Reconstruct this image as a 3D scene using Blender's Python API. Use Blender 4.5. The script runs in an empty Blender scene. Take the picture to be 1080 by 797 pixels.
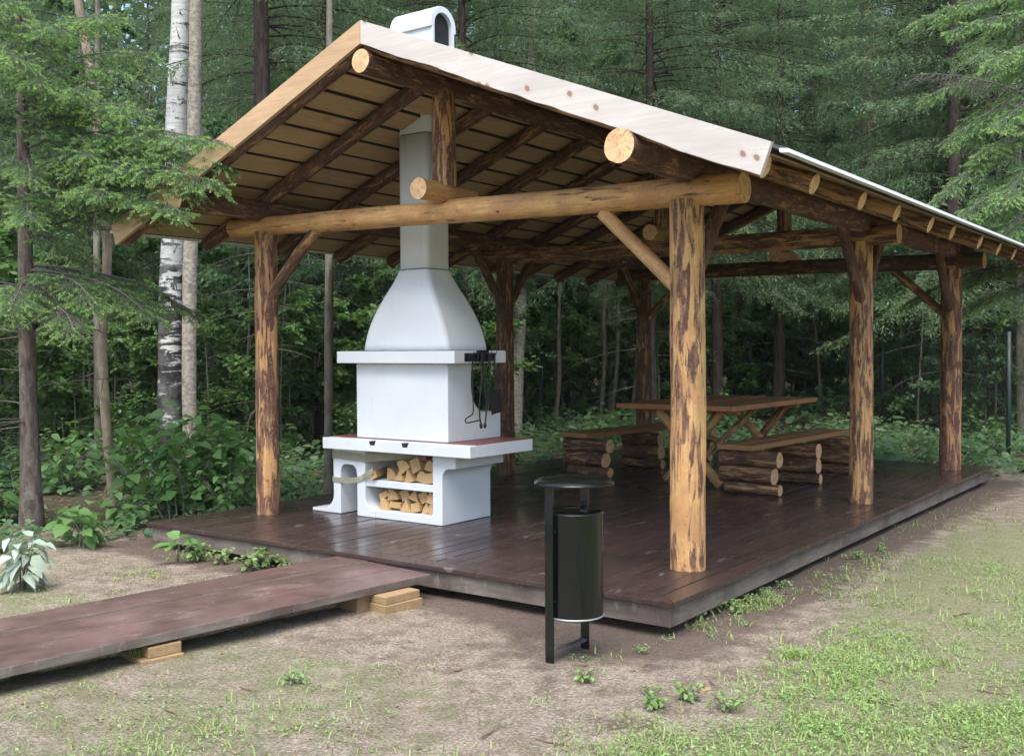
import bpy, bmesh, math, random
import numpy as np
from mathutils import Vector, Matrix, noise as mnoise
from math import pi, sin, cos, radians as R

rnd = random.Random(7)
rng = np.random.default_rng(11)
S = bpy.context.scene
COL = S.collection
GZ = -0.20                      # ground level; the deck top is z = 0

# ------------------------------------------------------------------ materials
def new_mat(name):
    m = bpy.data.materials.new(name); m.use_nodes = True
    nt = m.node_tree; nt.nodes.clear()
    out = nt.nodes.new('ShaderNodeOutputMaterial')
    return m, nt, out

class NT:
    """small helper for building node trees"""
    def __init__(s, name):
        s.m, s.t, s.out = new_mat(name)
    def n(s, typ, **kw):
        nd = s.t.nodes.new(typ)
        for k, v in kw.items():
            if k == 'ins':
                for a, b in v.items():
                    s.put(nd.inputs[a], b)
            else: setattr(nd, k, v)
        return nd
    def put(s, sock, v):
        if hasattr(v, 'is_linked') or hasattr(v, 'links'):
            s.t.links.new(v, sock)
        else:
            if isinstance(v, tuple) and len(v) == 3 and sock.type == 'RGBA': v = (*v, 1)
            sock.default_value = v
    def obj(s): return s.n('ShaderNodeTexCoord').outputs['Object']
    def pos(s): return s.n('ShaderNodeNewGeometry').outputs['Position']
    def island(s): return s.n('ShaderNodeNewGeometry').outputs['Random Per Island']
    def orand(s): return s.n('ShaderNodeObjectInfo').outputs['Random']
    def ocol(s):
        sp = s.n('ShaderNodeSeparateColor', ins={0: s.n('ShaderNodeObjectInfo').outputs['Color']})
        return sp.outputs
    def mapping(s, vec, scale=(1, 1, 1), loc=(0, 0, 0), rot=(0, 0, 0)):
        return s.n('ShaderNodeMapping', ins={'Vector': vec, 'Scale': scale, 'Location': loc, 'Rotation': rot}).outputs[0]
    def noise(s, vec, scale, detail=4, rough=.55, dist=0):
        nd = s.n('ShaderNodeTexNoise', ins={'Vector': vec, 'Scale': scale, 'Detail': detail, 'Roughness': rough, 'Distortion': dist})
        return nd.outputs[0]
    def math(s, op, a, b=0.0, clamp=False):
        return s.n('ShaderNodeMath', operation=op, use_clamp=clamp, ins={0: a, 1: b}).outputs[0]
    def ramp(s, fac, a, b, lo=0., hi=1.):
        """map fac from [a,b] to [lo,hi], clamped"""
        return s.n('ShaderNodeMapRange', ins={0: fac, 1: a, 2: b, 3: lo, 4: hi}).outputs[0]
    def mix(s, fac, a, b, mode='MIX'):
        nd = s.n('ShaderNodeMix', data_type='RGBA', blend_type=mode)
        s.put(nd.inputs[0], fac); s.put(nd.inputs[6], a); s.put(nd.inputs[7], b)
        return nd.outputs[2]
    def bump(s, h, strength=.3, dist=.01):
        return s.n('ShaderNodeBump', ins={'Height': h, 'Strength': strength, 'Distance': dist}).outputs[0]
    def pbr(s, color, rough=.6, bump=None, metal=0., spec=.5, coat=0., sheen=0.):
        p = s.n('ShaderNodeBsdfPrincipled', ins={'Base Color': color, 'Roughness': rough, 'Metallic': metal,
                                                 'Specular IOR Level': spec, 'Coat Weight': coat})
        if bump is not None: s.t.links.new(bump, p.inputs['Normal'])
        s.t.links.new(p.outputs[0], s.out.inputs[0])
        return s.m
    def addv(s, a, b): return s.n('ShaderNodeVectorMath', operation='ADD', ins={0: a, 1: b}).outputs[0]

M = {}
def mat_log():
    """half debarked spruce log: object colour R = how much is peeled, G = tone, B = redness"""
    t = NT('peeled_log'); oc = t.ocol()
    off = t.n('ShaderNodeCombineXYZ', ins={0: t.math('MULTIPLY', t.orand(), 37.), 1: t.math('MULTIPLY', t.orand(), 91.), 2: t.math('MULTIPLY', t.orand(), 53.)}).outputs[0]
    v = t.addv(t.obj(), off)
    a = t.noise(t.mapping(v, (1, 1, .16)), 21, 5, .58, .7)
    b = t.noise(t.mapping(v, (1, 1, .05)), 60, 3, .6)
    c = t.noise(v, 42, 4, .7)
    a2 = t.noise(t.mapping(v, (1, 1, .32)), 6.5, 3, .5, .3)
    f = t.math('ADD', t.math('ADD', t.math('MULTIPLY', a, .66), t.math('MULTIPLY', a2, .20)), t.math('ADD', t.math('MULTIPLY', b, .09), t.math('MULTIPLY', c, .05)))
    th = t.math('SUBTRACT', .78, t.math('MULTIPLY', oc['Red'], .56))
    peel = t.ramp(t.math('SUBTRACT', f, th), -.007, .010)
    wood = t.mix(t.ramp(b, .3, .7), (.43, .235, .085), (.64, .395, .17))
    wood = t.mix(t.ramp(t.noise(v, 5, 3), .42, .62), wood, (.45, .235, .10))
    bark = t.mix(t.ramp(c, .3, .7), (.072, .036, .026), (.160, .083, .056))
    bark = t.mix(t.ramp(t.noise(t.mapping(v, (1, 1, .3)), 24, 3), .5, .68), bark, (.25, .135, .082))
    wood = t.mix(t.ramp(t.noise(t.mapping(v, (1, 1, .4)), 9, 5, .65), .48, .64, 0, .75), wood, (.33, .185, .085))
    wood = t.mix(t.ramp(c, .52, .7, 0, .5), wood, (.30, .165, .08))
    inner = t.mix(t.ramp(c, .35, .65), (.21, .115, .065), (.34, .20, .11))
    kn = t.n('ShaderNodeTexVoronoi', ins={'Vector': t.mapping(v, (1, 1, .6)), 'Scale': 6.0}).outputs['Distance']
    col = t.mix(peel, t.mix(t.ramp(t.math('SUBTRACT', f, th), -.034, -.016), bark, inner), wood)
    sp = t.n('ShaderNodeTexVoronoi', ins={'Vector': t.mapping(v, (1, 1, .55)), 'Scale': 26.0}).outputs['Distance']
    col = t.mix(t.ramp(sp, .13, .08, 0, .75), col, (.16, .085, .045))
    col = t.mix(t.ramp(kn, .1, .06), col, (.30, .14, .06))
    col = t.mix(t.ramp(kn, .055, .035), col, (.05, .028, .018))
    col = t.mix(1.0, col, t.n('ShaderNodeCombineColor', ins={0: oc['Green'], 1: oc['Green'], 2: oc['Green']}).outputs[0], 'MULTIPLY')
    h = t.math('ADD', t.math('MULTIPLY', peel, -.5), t.math('MULTIPLY', f, 1.1))
    M['log'] = t.pbr(col, t.ramp(peel, 0, 1, .8, .62), t.bump(h, .7, .012), spec=.3)
mat_log()

def mat_endgrain():
    t = NT('log_end'); v = t.obj()
    x = t.n('ShaderNodeSeparateXYZ', ins={0: v}).outputs
    r = t.math('SQRT', t.math('ADD', t.math('POWER', x[0], 2.), t.math('POWER', x[1], 2.)))
    r2 = t.math('ADD', r, t.math('MULTIPLY', t.noise(v, 12, 2), .012))
    ring = t.math('SINE', t.math('MULTIPLY', r2, 900.))
    col = t.mix(t.ramp(ring, -1, 1), (.58, .37, .19), (.72, .49, .28))
    col = t.mix(t.ramp(t.noise(v, 25, 3), .5, .7), col, (.50, .27, .12))
    ang = t.math('ARCTAN2', x[1], x[0])
    an = t.noise(t.n('ShaderNodeCombineXYZ', ins={0: t.math('MULTIPLY', ang, 2.2), 1: t.math('MULTIPLY', t.orand(), 60.), 2: t.math('MULTIPLY', r, 4.)}).outputs[0], 1.6, 2)
    col = t.mix(t.ramp(t.math('ABSOLUTE', t.math('SUBTRACT', an, .5)), .007, .014, .8, 0.), col, (.12, .06, .03))
    col = t.mix(t.ramp(t.noise(v, 6, 3), .5, .65, 0, .5), col, (.42, .24, .12))
    M['end'] = t.pbr(col, .75, t.bump(t.noise(v, 120, 2), .3, .003), spec=.25)
mat_endgrain()

def mat_board(name, c1, c2, knot=.5, rough=.65, grain_axis='y', var=.35, knotcol=(.28, .12, .05), bump=.25, kscale=3.4, flat=False):
    t = NT(name); isl = t.island()
    off = t.n('ShaderNodeCombineXYZ', ins={0: t.math('MULTIPLY', isl, 19.), 1: t.math('MULTIPLY', isl, 77.), 2: t.math('MULTIPLY', isl, 41.)}).outputs[0]
    v0 = t.obj(); v = t.addv(v0, off)
    sc = {'x': (.08, 1, 1), 'y': (1, .08, 1), 'z': (1, 1, .08)}[grain_axis]
    g = t.noise(t.mapping(v, sc), 28, 4, .6, 1.2)
    big = t.noise(t.mapping(v, tuple(.25 if q < 1 else 1 for q in sc)), 4, 3)
    col = t.mix(t.ramp(g, .3, .72), c1, c2)
    col = t.mix(t.ramp(big, .45, .7, 0, .5), col, tuple(q * .75 for q in c1))
    col = t.mix(t.math('MULTIPLY', isl, var), col, tuple(q * .5 for q in c1))
    vo = t.n('ShaderNodeTexVoronoi', ins={'Vector': t.mapping(v, tuple(.5 if q < 1 else 1 for q in sc)), 'Scale': kscale}).outputs['Distance']
    if flat:
        q = t.n('ShaderNodeSeparateXYZ', ins={0: v0}).outputs
        vo = t.n('ShaderNodeTexVoronoi', voronoi_dimensions='2D', ins={'Vector': t.n('ShaderNodeCombineXYZ', ins={0: q[0], 1: t.math('ADD', q[2], t.math('MULTIPLY', q[0], .4))}).outputs[0], 'Scale': kscale}).outputs['Distance']
    col = t.mix(t.ramp(vo, .17, .06, 0, knot * .55), col, tuple(q * .72 for q in c1))
    col = t.mix(t.ramp(t.math('ADD', vo, t.math('MULTIPLY', g, .05)), .115, .085, 0, knot), col, knotcol)
    return t.pbr(col, rough, t.bump(g, bump, .004), spec=.3)
M['sheathing'] = mat_board('roof_sheathing', (.43, .295, .155), (.57, .41, .235), .5, .7, 'y', .5)
M['barge_tan'] = mat_board('tan_barge_board', (.42, .27, .15), (.56, .39, .23), .5, .6, 'x', .1, (.2, .1, .05))
M['barge_glare'] = mat_board('pale_glare_board', (.475, .43, .395), (.56, .52, .485), .85, .6, 'x', .05, (.26, .12, .07), .25, 4.3, True)  # pale wood with sky glare put into the colour; the twin stays tan
M['bench_wood'] = mat_board('bench_board', (.30, .15, .06), (.44, .24, .10), .5, .5, 'y', .25)
M['table_wood'] = mat_board('table_board', (.30, .13, .055), (.45, .22, .095), .5, .45, 'y', .3)
M['block_wood'] = mat_board('block_wood', (.27, .18, .09), (.40, .28, .15), .3, .8, 'x', .3)
M['firewood'] = mat_board('firewood', (.50, .31, .14), (.68, .46, .23), .2, .8, 'y', .45)
M['sapwood'] = mat_board('peeled_pole', (.42, .27, .17), (.60, .42, .29), .3, .7, 'z', .1)

def mat_deck():
    t = NT('stained_planks'); isl = t.island(); v0 = t.obj()
    off = t.n('ShaderNodeCombineXYZ', ins={0: t.math('MULTIPLY', isl, 19.), 1: t.math('MULTIPLY', isl, 77.), 2: 0.}).outputs[0]
    v = t.addv(v0, off)
    g = t.noise(t.mapping(v, (1, .07, 1)), 40, 4, .6, .8)
    col = t.mix(t.ramp(g, .3, .7), (.023, .0155, .0150), (.050, .0335, .0325))
    col = t.mix(t.math('MULTIPLY', isl, .55), col, (.068, .039, .031))
    wear = t.noise(v0, 1.1, 6, .62)
    col = t.mix(t.ramp(wear, .52, .72, 0, .55), col, (.085, .058, .054))
    sc = t.noise(t.mapping(v0, (1, .45, 1)), 5.5, 6, .68, .6)
    col = t.mix(t.ramp(sc, .62, .70, 0, .6), col, (.30, .27, .27))
    wet = t.ramp(t.noise(v0, .9, 3, .5), .42, .62)
    rough = t.math('ADD', t.ramp(wet, 0, 1, .30, .09), t.math('MULTIPLY', t.ramp(g, .3, .7), .12))
    M['deck'] = t.pbr(col, rough, t.bump(t.math('ADD', g, t.math('MULTIPLY', sc, .4)), .3, .004), spec=.5)
mat_deck()

def mat_plank_walk():
    t = NT('boardwalk_planks'); isl = t.island(); v0 = t.obj()
    off = t.n('ShaderNodeCombineXYZ', ins={0: t.math('MULTIPLY', isl, 19.), 1: t.math('MULTIPLY', isl, 77.), 2: 0.}).outputs[0]
    v = t.addv(v0, off)
    g = t.noise(t.mapping(v, (1, .06, 1)), 34, 4, .6, .8)
    col = t.mix(t.ramp(g, .3, .7), (.052, .033, .028), (.105, .067, .057))
    col = t.mix(t.math('MULTIPLY', isl, .6), col, (.115, .066, .050))
    col = t.mix(t.ramp(t.noise(v0, 1.7, 5, .6), .45, .65, 0, .6), col, (.20, .125, .12))
    sc = t.math('ADD', t.math('MULTIPLY', t.noise(t.mapping(v0, (1, .55, 1)), 6, 7, .72, .5), .6), t.math('MULTIPLY', t.noise(v0, 55, 4, .7), .4))
    col = t.mix(t.ramp(t.noise(t.mapping(v0, (1, .35, 1)), 6, 6, .7), .5, .66, 0, .5), col, (.050, .030, .028))
    col = t.mix(t.ramp(sc, .555, .64, 0, .65), col, (.30, .26, .25))
    M['walk'] = t.pbr(col, t.ramp(t.noise(v0, 1.5, 3), .35, .6, .55, .33), t.bump(g, .35, .004), spec=.5)
mat_plank_walk()

def mat_rim():
    t = NT('weathered_rim_board'); v = t.obj()
    g = t.noise(t.mapping(v, (.15, .15, 1)), 40, 4, .6)
    col = t.mix(t.ramp(g, .3, .7), (.12, .098, .08), (.21, .178, .15))
    col = t.mix(t.ramp(t.noise(v, 2.2, 5, .6), .45, .68), col, (.085, .062, .055))
    col = t.mix(t.ramp(t.noise(t.mapping(v, (1, 1, .3)), 22, 4, .7), .6, .7, 0, .6), col, (.32, .28, .24))
    M['rim'] = t.pbr(col, .75, t.bump(g, .3, .004), spec=.3)
mat_rim()

def mat_white():
    t = NT('white_painted_concrete'); v = t.obj()
    a = t.noise(v, 2.3, 4); b = t.noise(v, 90, 3, .6)
    col = t.mix(t.ramp(a, .35, .7), (.645, .675, .69), (.59, .62, .64))
    col = t.mix(t.ramp(t.noise(t.mapping(v, (1, 1, .35)), 6, 5, .65), .62, .78, 0, .35), col, (.55, .55, .53))
    st = t.noise(t.mapping(v, (1.6, 1.6, .22)), 11, 6, .7)
    col = t.mix(t.ramp(st, .60, .74, 0, .30), col, (.36, .35, .32))
    col = t.mix(t.ramp(t.noise(v, 34, 4, .7), .66, .74, 0, .35), col, (.42, .41, .39))
    M['white'] = t.pbr(col, .6, t.bump(t.math('ADD', b, t.math('MULTIPLY', a, 2.)), .12, .004), spec=.4)
mat_white()

def mat_simple(name, c, rough=.5, metal=0., var=.15, scale=20, spec=.5, coat=0., bump=.05):
    t = NT(name); v = t.obj()
    a = t.noise(v, scale, 4)
    col = t.mix(t.ramp(a, .3, .7), c, tuple(q * (1 - var) for q in c))
    return t.pbr(col, t.ramp(t.noise(v, scale * .4, 3), .3, .7, rough * .85, rough * 1.15), t.bump(a, bump, .003), metal, spec, coat)
M['redtile'] = mat_simple('red_tile_top', (.21, .075, .066), .5)
M['soot_and_shade'] = mat_simple('soot_and_shade', (.012, .012, .012), .9)  # soot on the hearth; painted shade in the slab slots and chimney cap
M['binpaint'] = mat_simple('dark_green_gloss_paint', (.005, .0068, .0066), .16, coat=.2)
M['zinc'] = mat_simple('zinc', (.42, .44, .46), .45, .7, .25)
M['liner'] = mat_simple('grey_liner', (.80, .82, .84), .35, .85)
M['rustbar'] = mat_simple('worn_grey_bar', (.14, .12, .11), .6, .2, .5, 40)
M['iron'] = mat_simple('black_iron', (.012, .012, .013), .45, .3)
M['roofing'] = mat_simple('roofing_sheet', (.50, .52, .54), .4, .5, .2, 6)
M['drip'] = mat_simple('pale_metal_edge', (.72, .74, .76), .4, .0, .1, 6)
M['felt'] = mat_simple('roofing_felt', (.03, .028, .026), .9)
M['tape'] = mat_simple('yellowed_tape', (.62, .60, .46), .3, 0, .2, 12)
M['bark_edge'] = mat_simple('bark_board_edge', (.045, .028, .018), .9, var=.5, scale=30)
M['fencepaint'] = mat_simple('dark_green_fence', (.018, .035, .030), .5)
M['wire'] = mat_simple('galvanised_wire', (.045, .06, .055), .5, .3)
M['joint'] = mat_simple('joint_gap', (.10, .10, .10), .9)
M['litterwood'] = mat_simple('litter_wood', (.20, .13, .085), .85, var=.5, scale=60)
M['deadwood'] = mat_simple('dead_twig', (.13, .112, .098), .85, var=.45, scale=30)

def mat_bark(name, c1, c2, zs=.25, scale=16, lich=(.3, .32, .28), lf=.0):
    t = NT(name)
    off = t.n('ShaderNodeCombineXYZ', ins={0: t.math('MULTIPLY', t.orand(), 37.), 1: 0., 2: t.math('MULTIPLY', t.orand(), 53.)}).outputs[0]
    v = t.addv(t.obj(), off)
    a = t.noise(t.mapping(v, (1, 1, zs)), scale, 5, .65, .3)
    col = t.mix(t.ramp(a, .35, .68), c1, c2)
    if lf: col = t.mix(t.ramp(t.noise(v, 7, 5, .7), .58, .7, 0, lf), col, lich)
    return t.pbr(col, .9, t.bump(a, .8, .02), spec=.15)
M['bark_spruce'] = mat_bark('spruce_bark', (.065, .052, .043), (.19, .155, .128), .3, 20, (.26, .27, .23), .5)
M['bark_aspen'] = mat_bark('speckled_pale_bark', (.20, .17, .135), (.42, .375, .31), 1.6, 14, (.08, .07, .06), .7)
M['bark_dark'] = mat_bark('dark_spruce_bark', (.030, .024, .020), (.085, .066, .055), .3, 18)
M['bark_grey'] = mat_bark('grey_bark', (.10, .095, .075), (.21, .195, .155), .5, 12, (.20, .24, .17), .5)
M['bark_tan'] = mat_bark('tan_bark', (.19, .145, .10), (.36, .29, .215), .6, 10, (.42, .38, .32), .5)

def mat_birch():
    t = NT('birch_bark'); v = t.obj()
    z = t.n('ShaderNodeSeparateXYZ', ins={0: v}).outputs[2]
    band = t.noise(t.mapping(v, (.5, .5, 3.0)), 3.2, 5, .7, .8)
    fine = t.noise(t.mapping(v, (.35, .35, 5)), 12, 3, .6)
    col = t.mix(t.ramp(fine, .35, .65), (.60, .60, .58), (.38, .38, .36))
    low = t.ramp(t.math('ADD', z, t.math('MULTIPLY', t.noise(v, 3.5, 4), 2.6)), 3.0, 5.2, .16, -.02)
    col = t.mix(t.ramp(t.math('ADD', t.math('ADD', band, low), t.math('MULTIPLY', t.math('SUBTRACT', t.noise(v, 16, 4, .7), .5), .22)), .555, .60), col, (.035, .032, .030))
    pt_ = t.noise(t.mapping(v, (1.4, 1.4, .9)), 5.5, 5, .68, .6)
    col = t.mix(t.ramp(pt_, .585, .625), col, (.05, .047, .043))
    col = t.mix(t.ramp(t.noise(v, 3, 4, .6), .45, .7, 0, .5), col, (.34, .35, .32))
    M['bark_birch'] = t.pbr(col, .8, t.bump(band, .4, .02), spec=.2)
mat_birch()

def mat_leaf(name, c1, c2, trans=.35, rough=.42, spec=.45, var=.5, back=None):
    t = NT(name)
    isl = t.island(); o = t.orand()
    col = t.mix(isl, c1, c2)
    col = t.mix(t.math('MULTIPLY', o, var), col, tuple(q * .62 for q in c1))
    p = t.n('ShaderNodeBsdfPrincipled', ins={'Base Color': col, 'Roughness': rough, 'Specular IOR Level': spec})
    tr = t.n('ShaderNodeBsdfTranslucent', ins={'Color': t.mix(.45, col, (c2[0] * 1.5, c2[1] * 1.5, c2[2] * .8))})
    mx = t.n('ShaderNodeMixShader', ins={0: trans, 1: p.outputs[0], 2: tr.outputs[0]})
    t.t.links.new(mx.outputs[0], t.out.inputs[0])
    return t.m
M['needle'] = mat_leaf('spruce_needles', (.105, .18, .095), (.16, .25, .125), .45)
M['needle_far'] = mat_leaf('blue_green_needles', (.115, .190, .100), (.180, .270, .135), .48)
M['needle_new'] = mat_leaf('fresh_needles', (.23, .38, .125), (.34, .50, .195), .46)
M['leaf'] = mat_leaf('green_leaves', (.10, .19, .060), (.165, .28, .09), .42)
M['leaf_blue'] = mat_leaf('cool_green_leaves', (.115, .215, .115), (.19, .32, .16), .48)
M['leaf_big'] = mat_leaf('broad_leaves', (.095, .21, .062), (.16, .295, .09), .4, .45, .35, .2)
M['leaf_pale'] = mat_leaf('downy_grey_leaves', (.28, .36, .285), (.42, .49, .40), .2, .8, .1, .1)
M['grass'] = mat_leaf('grass_blades', (.24, .35, .105), (.38, .46, .18), .35)
M['clover'] = mat_leaf('low_herb_leaves', (.19, .33, .095), (.29, .42, .15), .35)
M['dryleaf'] = mat_leaf('dry_leaves', (.17, .105, .06), (.30, .21, .13), .15, .8, .1)

def mat_ground():
    t = NT('forest_ground'); p = t.pos()
    at = t.n('ShaderNodeVertexColor', layer_name='zones')
    z = t.n('ShaderNodeSeparateColor', ins={0: at.outputs[0]}).outputs
    fine = t.noise(p, 45, 6, .7); mid = t.noise(p, 6, 5, .62); big = t.noise(p, 1.1, 5, .6)
    sand = t.mix(t.ramp(fine, .3, .7), (.27, .222, .168), (.43, .37, .29))
    sand = t.mix(t.ramp(mid, .42, .66), sand, (.19, .15, .115))
    sand = t.mix(t.ramp(t.noise(p, 2.3, 5, .65), .55, .7, 0, .7), sand, (.50, .44, .345))
    soil = t.mix(t.ramp(fine, .3, .7), (.085, .062, .05), (.19, .145, .12))
    moss = t.mix(t.ramp(fine, .3, .72), (.18, .20, .095), (.34, .34, .20))
    litter = t.mix(t.ramp(fine, .3, .7), (.055, .04, .03), (.15, .11, .08))
    litter = t.mix(t.ramp(mid, .5, .66), litter, (.07, .10, .035))
    grit = t.noise(p, 62, 4, .75)
    sand = t.mix(t.ramp(grit, .40, .55, .62, 0), sand, (.105, .078, .056))
    sand = t.mix(t.ramp(grit, .56, .66, 0, .65), sand, (.52, .46, .38))
    moss = t.mix(t.ramp(grit, .40, .56, .6, 0), moss, (.10, .105, .05))
    def edge(ch, amp=.5):
        q = t.math('ADD', ch, t.math('MULTIPLY', t.math('SUBTRACT', t.math('ADD', t.math('MULTIPLY', mid, .6), t.math('MULTIPLY', big, .4)), .5), amp * 2.6))
        return q
    col = t.mix(t.ramp(edge(z['Green']), .34, .66, 0, .85), sand, moss)
    col = t.mix(t.ramp(edge(z['Blue']), .35, .7, 0, .9), col, soil)
    col = t.mix(t.ramp(edge(z['Red'], .35), .4, .6), col, litter)
    peb = t.n('ShaderNodeTexVoronoi', ins={'Vector': p, 'Scale': 55.0})
    pm = t.ramp(peb.outputs['Distance'], .16, .10)
    keep = t.ramp(t.n('ShaderNodeSeparateColor', ins={0: peb.outputs['Color']}).outputs[0], .66, .68)
    col = t.mix(t.math('MULTIPLY', t.math('MULTIPLY', pm, keep), .7), col, (.50, .45, .40))
    peb2 = t.n('ShaderNodeTexVoronoi', ins={'Vector': t.mapping(p, (1, 1, 1), (5, 3, 0)), 'Scale': 34.0})
    keep2 = t.ramp(t.n('ShaderNodeSeparateColor', ins={0: peb2.outputs['Color']}).outputs[1], .62, .64)
    col = t.mix(t.math('MULTIPLY', t.math('MULTIPLY', t.ramp(peb2.outputs['Distance'], .2, .12), keep2), .75), col, (.09, .06, .045))
    h = t.math('ADD', t.math('MULTIPLY', fine, .6), t.math('ADD', t.math('MULTIPLY', mid, .8), t.math('MULTIPLY', t.math('MULTIPLY', pm, keep), .4)))
    M['ground'] = t.pbr(col, .95, t.bump(t.math('ADD', h, t.math('MULTIPLY', grit, .5)), 1.0, .035), spec=.1)
mat_ground()

# ------------------------------------------------------------------ object helpers
def link(o, parent=None):
    COL.objects.link(o)
    if parent is not None: o.parent = parent
    return o
def tag(o, label=None, cat=None, group=None, kind=None):
    if label: o['label'] = label
    if cat: o['category'] = cat
    if group: o['group'] = group
    if kind: o['kind'] = kind
    return o
def thing(name, label, cat, loc=(0, 0, 0), rotz=0., group=None):
    o = bpy.data.objects.new(name, None)
    o.empty_display_size = .2
    o.location = loc; o.rotation_euler = (0, 0, rotz)
    link(o); tag(o, label, cat, group)
    return o
def world_of(o):
    m = Matrix.Translation(o.location) @ o.rotation_euler.to_matrix().to_4x4()
    return m
def mesh_obj(name, me, parent=None, mw=None, color=None):
    o = bpy.data.objects.new(name, me); link(o, parent)
    if mw is not None:
        o.matrix_basis = (world_of(parent).inverted() @ mw) if parent is not None and parent.type == 'EMPTY' else mw
    if color: o.color = (*color, 1) if len(color) == 3 else color
    return o
def obj_from_bm(name, bm, mat, parent=None, mw=None, smooth=False, color=None, sharp=None):
    bmesh.ops.recalc_face_normals(bm, faces=bm.faces)
    me = bpy.data.meshes.new(name); bm.to_mesh(me); bm.free()
    for m in (mat if isinstance(mat, (list, tuple)) else [mat]): me.materials.append(m)
    if smooth:
        me.polygons.foreach_set('use_smooth', [True] * len(me.polygons))
        if sharp:
            me.set_sharp_from_angle(angle=R(sharp))
    if mw is None and parent is not None: mw = Matrix.Identity(4)     # geometry given in world coordinates
    return mesh_obj(name, me, parent, mw, color)
def bm_box(bm, lo, hi, bevel=0., rot=None, center=None, mat_index=0):
    """axis aligned box lo..hi, optionally rotated about its centre by a 3x3"""
    c = (Vector(lo) + Vector(hi)) / 2; s = Vector(hi) - Vector(lo)
    t = bmesh.new()
    bmesh.ops.create_cube(t, size=1)
    for v in t.verts: v.co = Vector((v.co.x * s.x, v.co.y * s.y, v.co.z * s.z))
    if bevel: bmesh.ops.bevel(t, geom=list(t.edges), offset=min(bevel, min(s) * .45), segments=2, profile=.6, affect='EDGES')
    for v in t.verts:
        v.co = (rot @ v.co if rot is not None else v.co) + c
    merge(bm, t, mat_index)
def merge(bm, t, mat_index=0):
    vm = {}
    for v in t.verts: vm[v] = bm.verts.new(v.co)
    for f in t.faces:
        try:
            nf = bm.faces.new([vm[v] for v in f.verts]); nf.material_index = mat_index; nf.smooth = f.smooth
        except ValueError: pass
    t.free()
def bm_prism(bm, pts, axis, a, b, bevel=0.):
    """extrude closed outline pts (2D) along axis from a to b; the 2D coords are the other two axes in order"""
    t = bmesh.new()
    def p3(q, w):
        if axis == 'x': return Vector((w, q[0], q[1]))
        if axis == 'y': return Vector((q[0], w, q[1]))
        return Vector((q[0], q[1], w))
    A = [t.verts.new(p3(q, a)) for q in pts]; B = [t.verts.new(p3(q, b)) for q in pts]
    t.faces.new(A); t.faces.new(B[::-1])
    n = len(pts)
    for i in range(n):
        t.faces.new([A[i], B[i], B[(i + 1) % n], A[(i + 1) % n]])
    bmesh.ops.recalc_face_normals(t, faces=t.faces)
    if bevel:
        es = [e for e in t.edges if len(e.link_faces) == 2 and e.calc_face_angle(0) > R(35)]
        bmesh.ops.bevel(t, geom=es, offset=bevel, segments=2, profile=.6, affect='EDGES')
    merge(bm, t)
def bm_tube(bm, path, radii, n=10, caps=True):
    rings = []
    up = Vector((0, 0, 1))
    P = [Vector(p) for p in path]
    for i, p in enumerate(P):
        d = (P[min(i + 1, len(P) - 1)] - P[max(i - 1, 0)]).normalized()
        a = d.orthogonal().normalized() if i == 0 else (a - d * a.dot(d)).normalized()
        b = d.cross(a)
        r = radii[i] if hasattr(radii, '__len__') else radii
        rings.append([bm.verts.new(p + (a * cos(2 * pi * k / n) + b * sin(2 * pi * k / n)) * r) for k in range(n)])
    for i in range(len(rings) - 1):
        for k in range(n):
            f = bm.faces.new([rings[i][k], rings[i][(k + 1) % n], rings[i + 1][(k + 1) % n], rings[i + 1][k]]); f.smooth = True
    if caps:
        bm.faces.new(rings[0][::-1]); bm.faces.new(rings[-1])
def bm_lathe(bm, prof, c=(0, 0), n=40):
    rings = [[bm.verts.new((c[0] + r * cos(2 * pi * k / n), c[1] + r * sin(2 * pi * k / n), z)) for k in range(n)] for r, z in prof]
    for i in range(len(rings) - 1):
        for k in range(n):
            f = bm.faces.new([rings[i][k], rings[i][(k + 1) % n], rings[i + 1][(k + 1) % n], rings[i + 1][k]]); f.smooth = True
    bm.faces.new(rings[0][::-1]); bm.faces.new(rings[-1])

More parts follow.
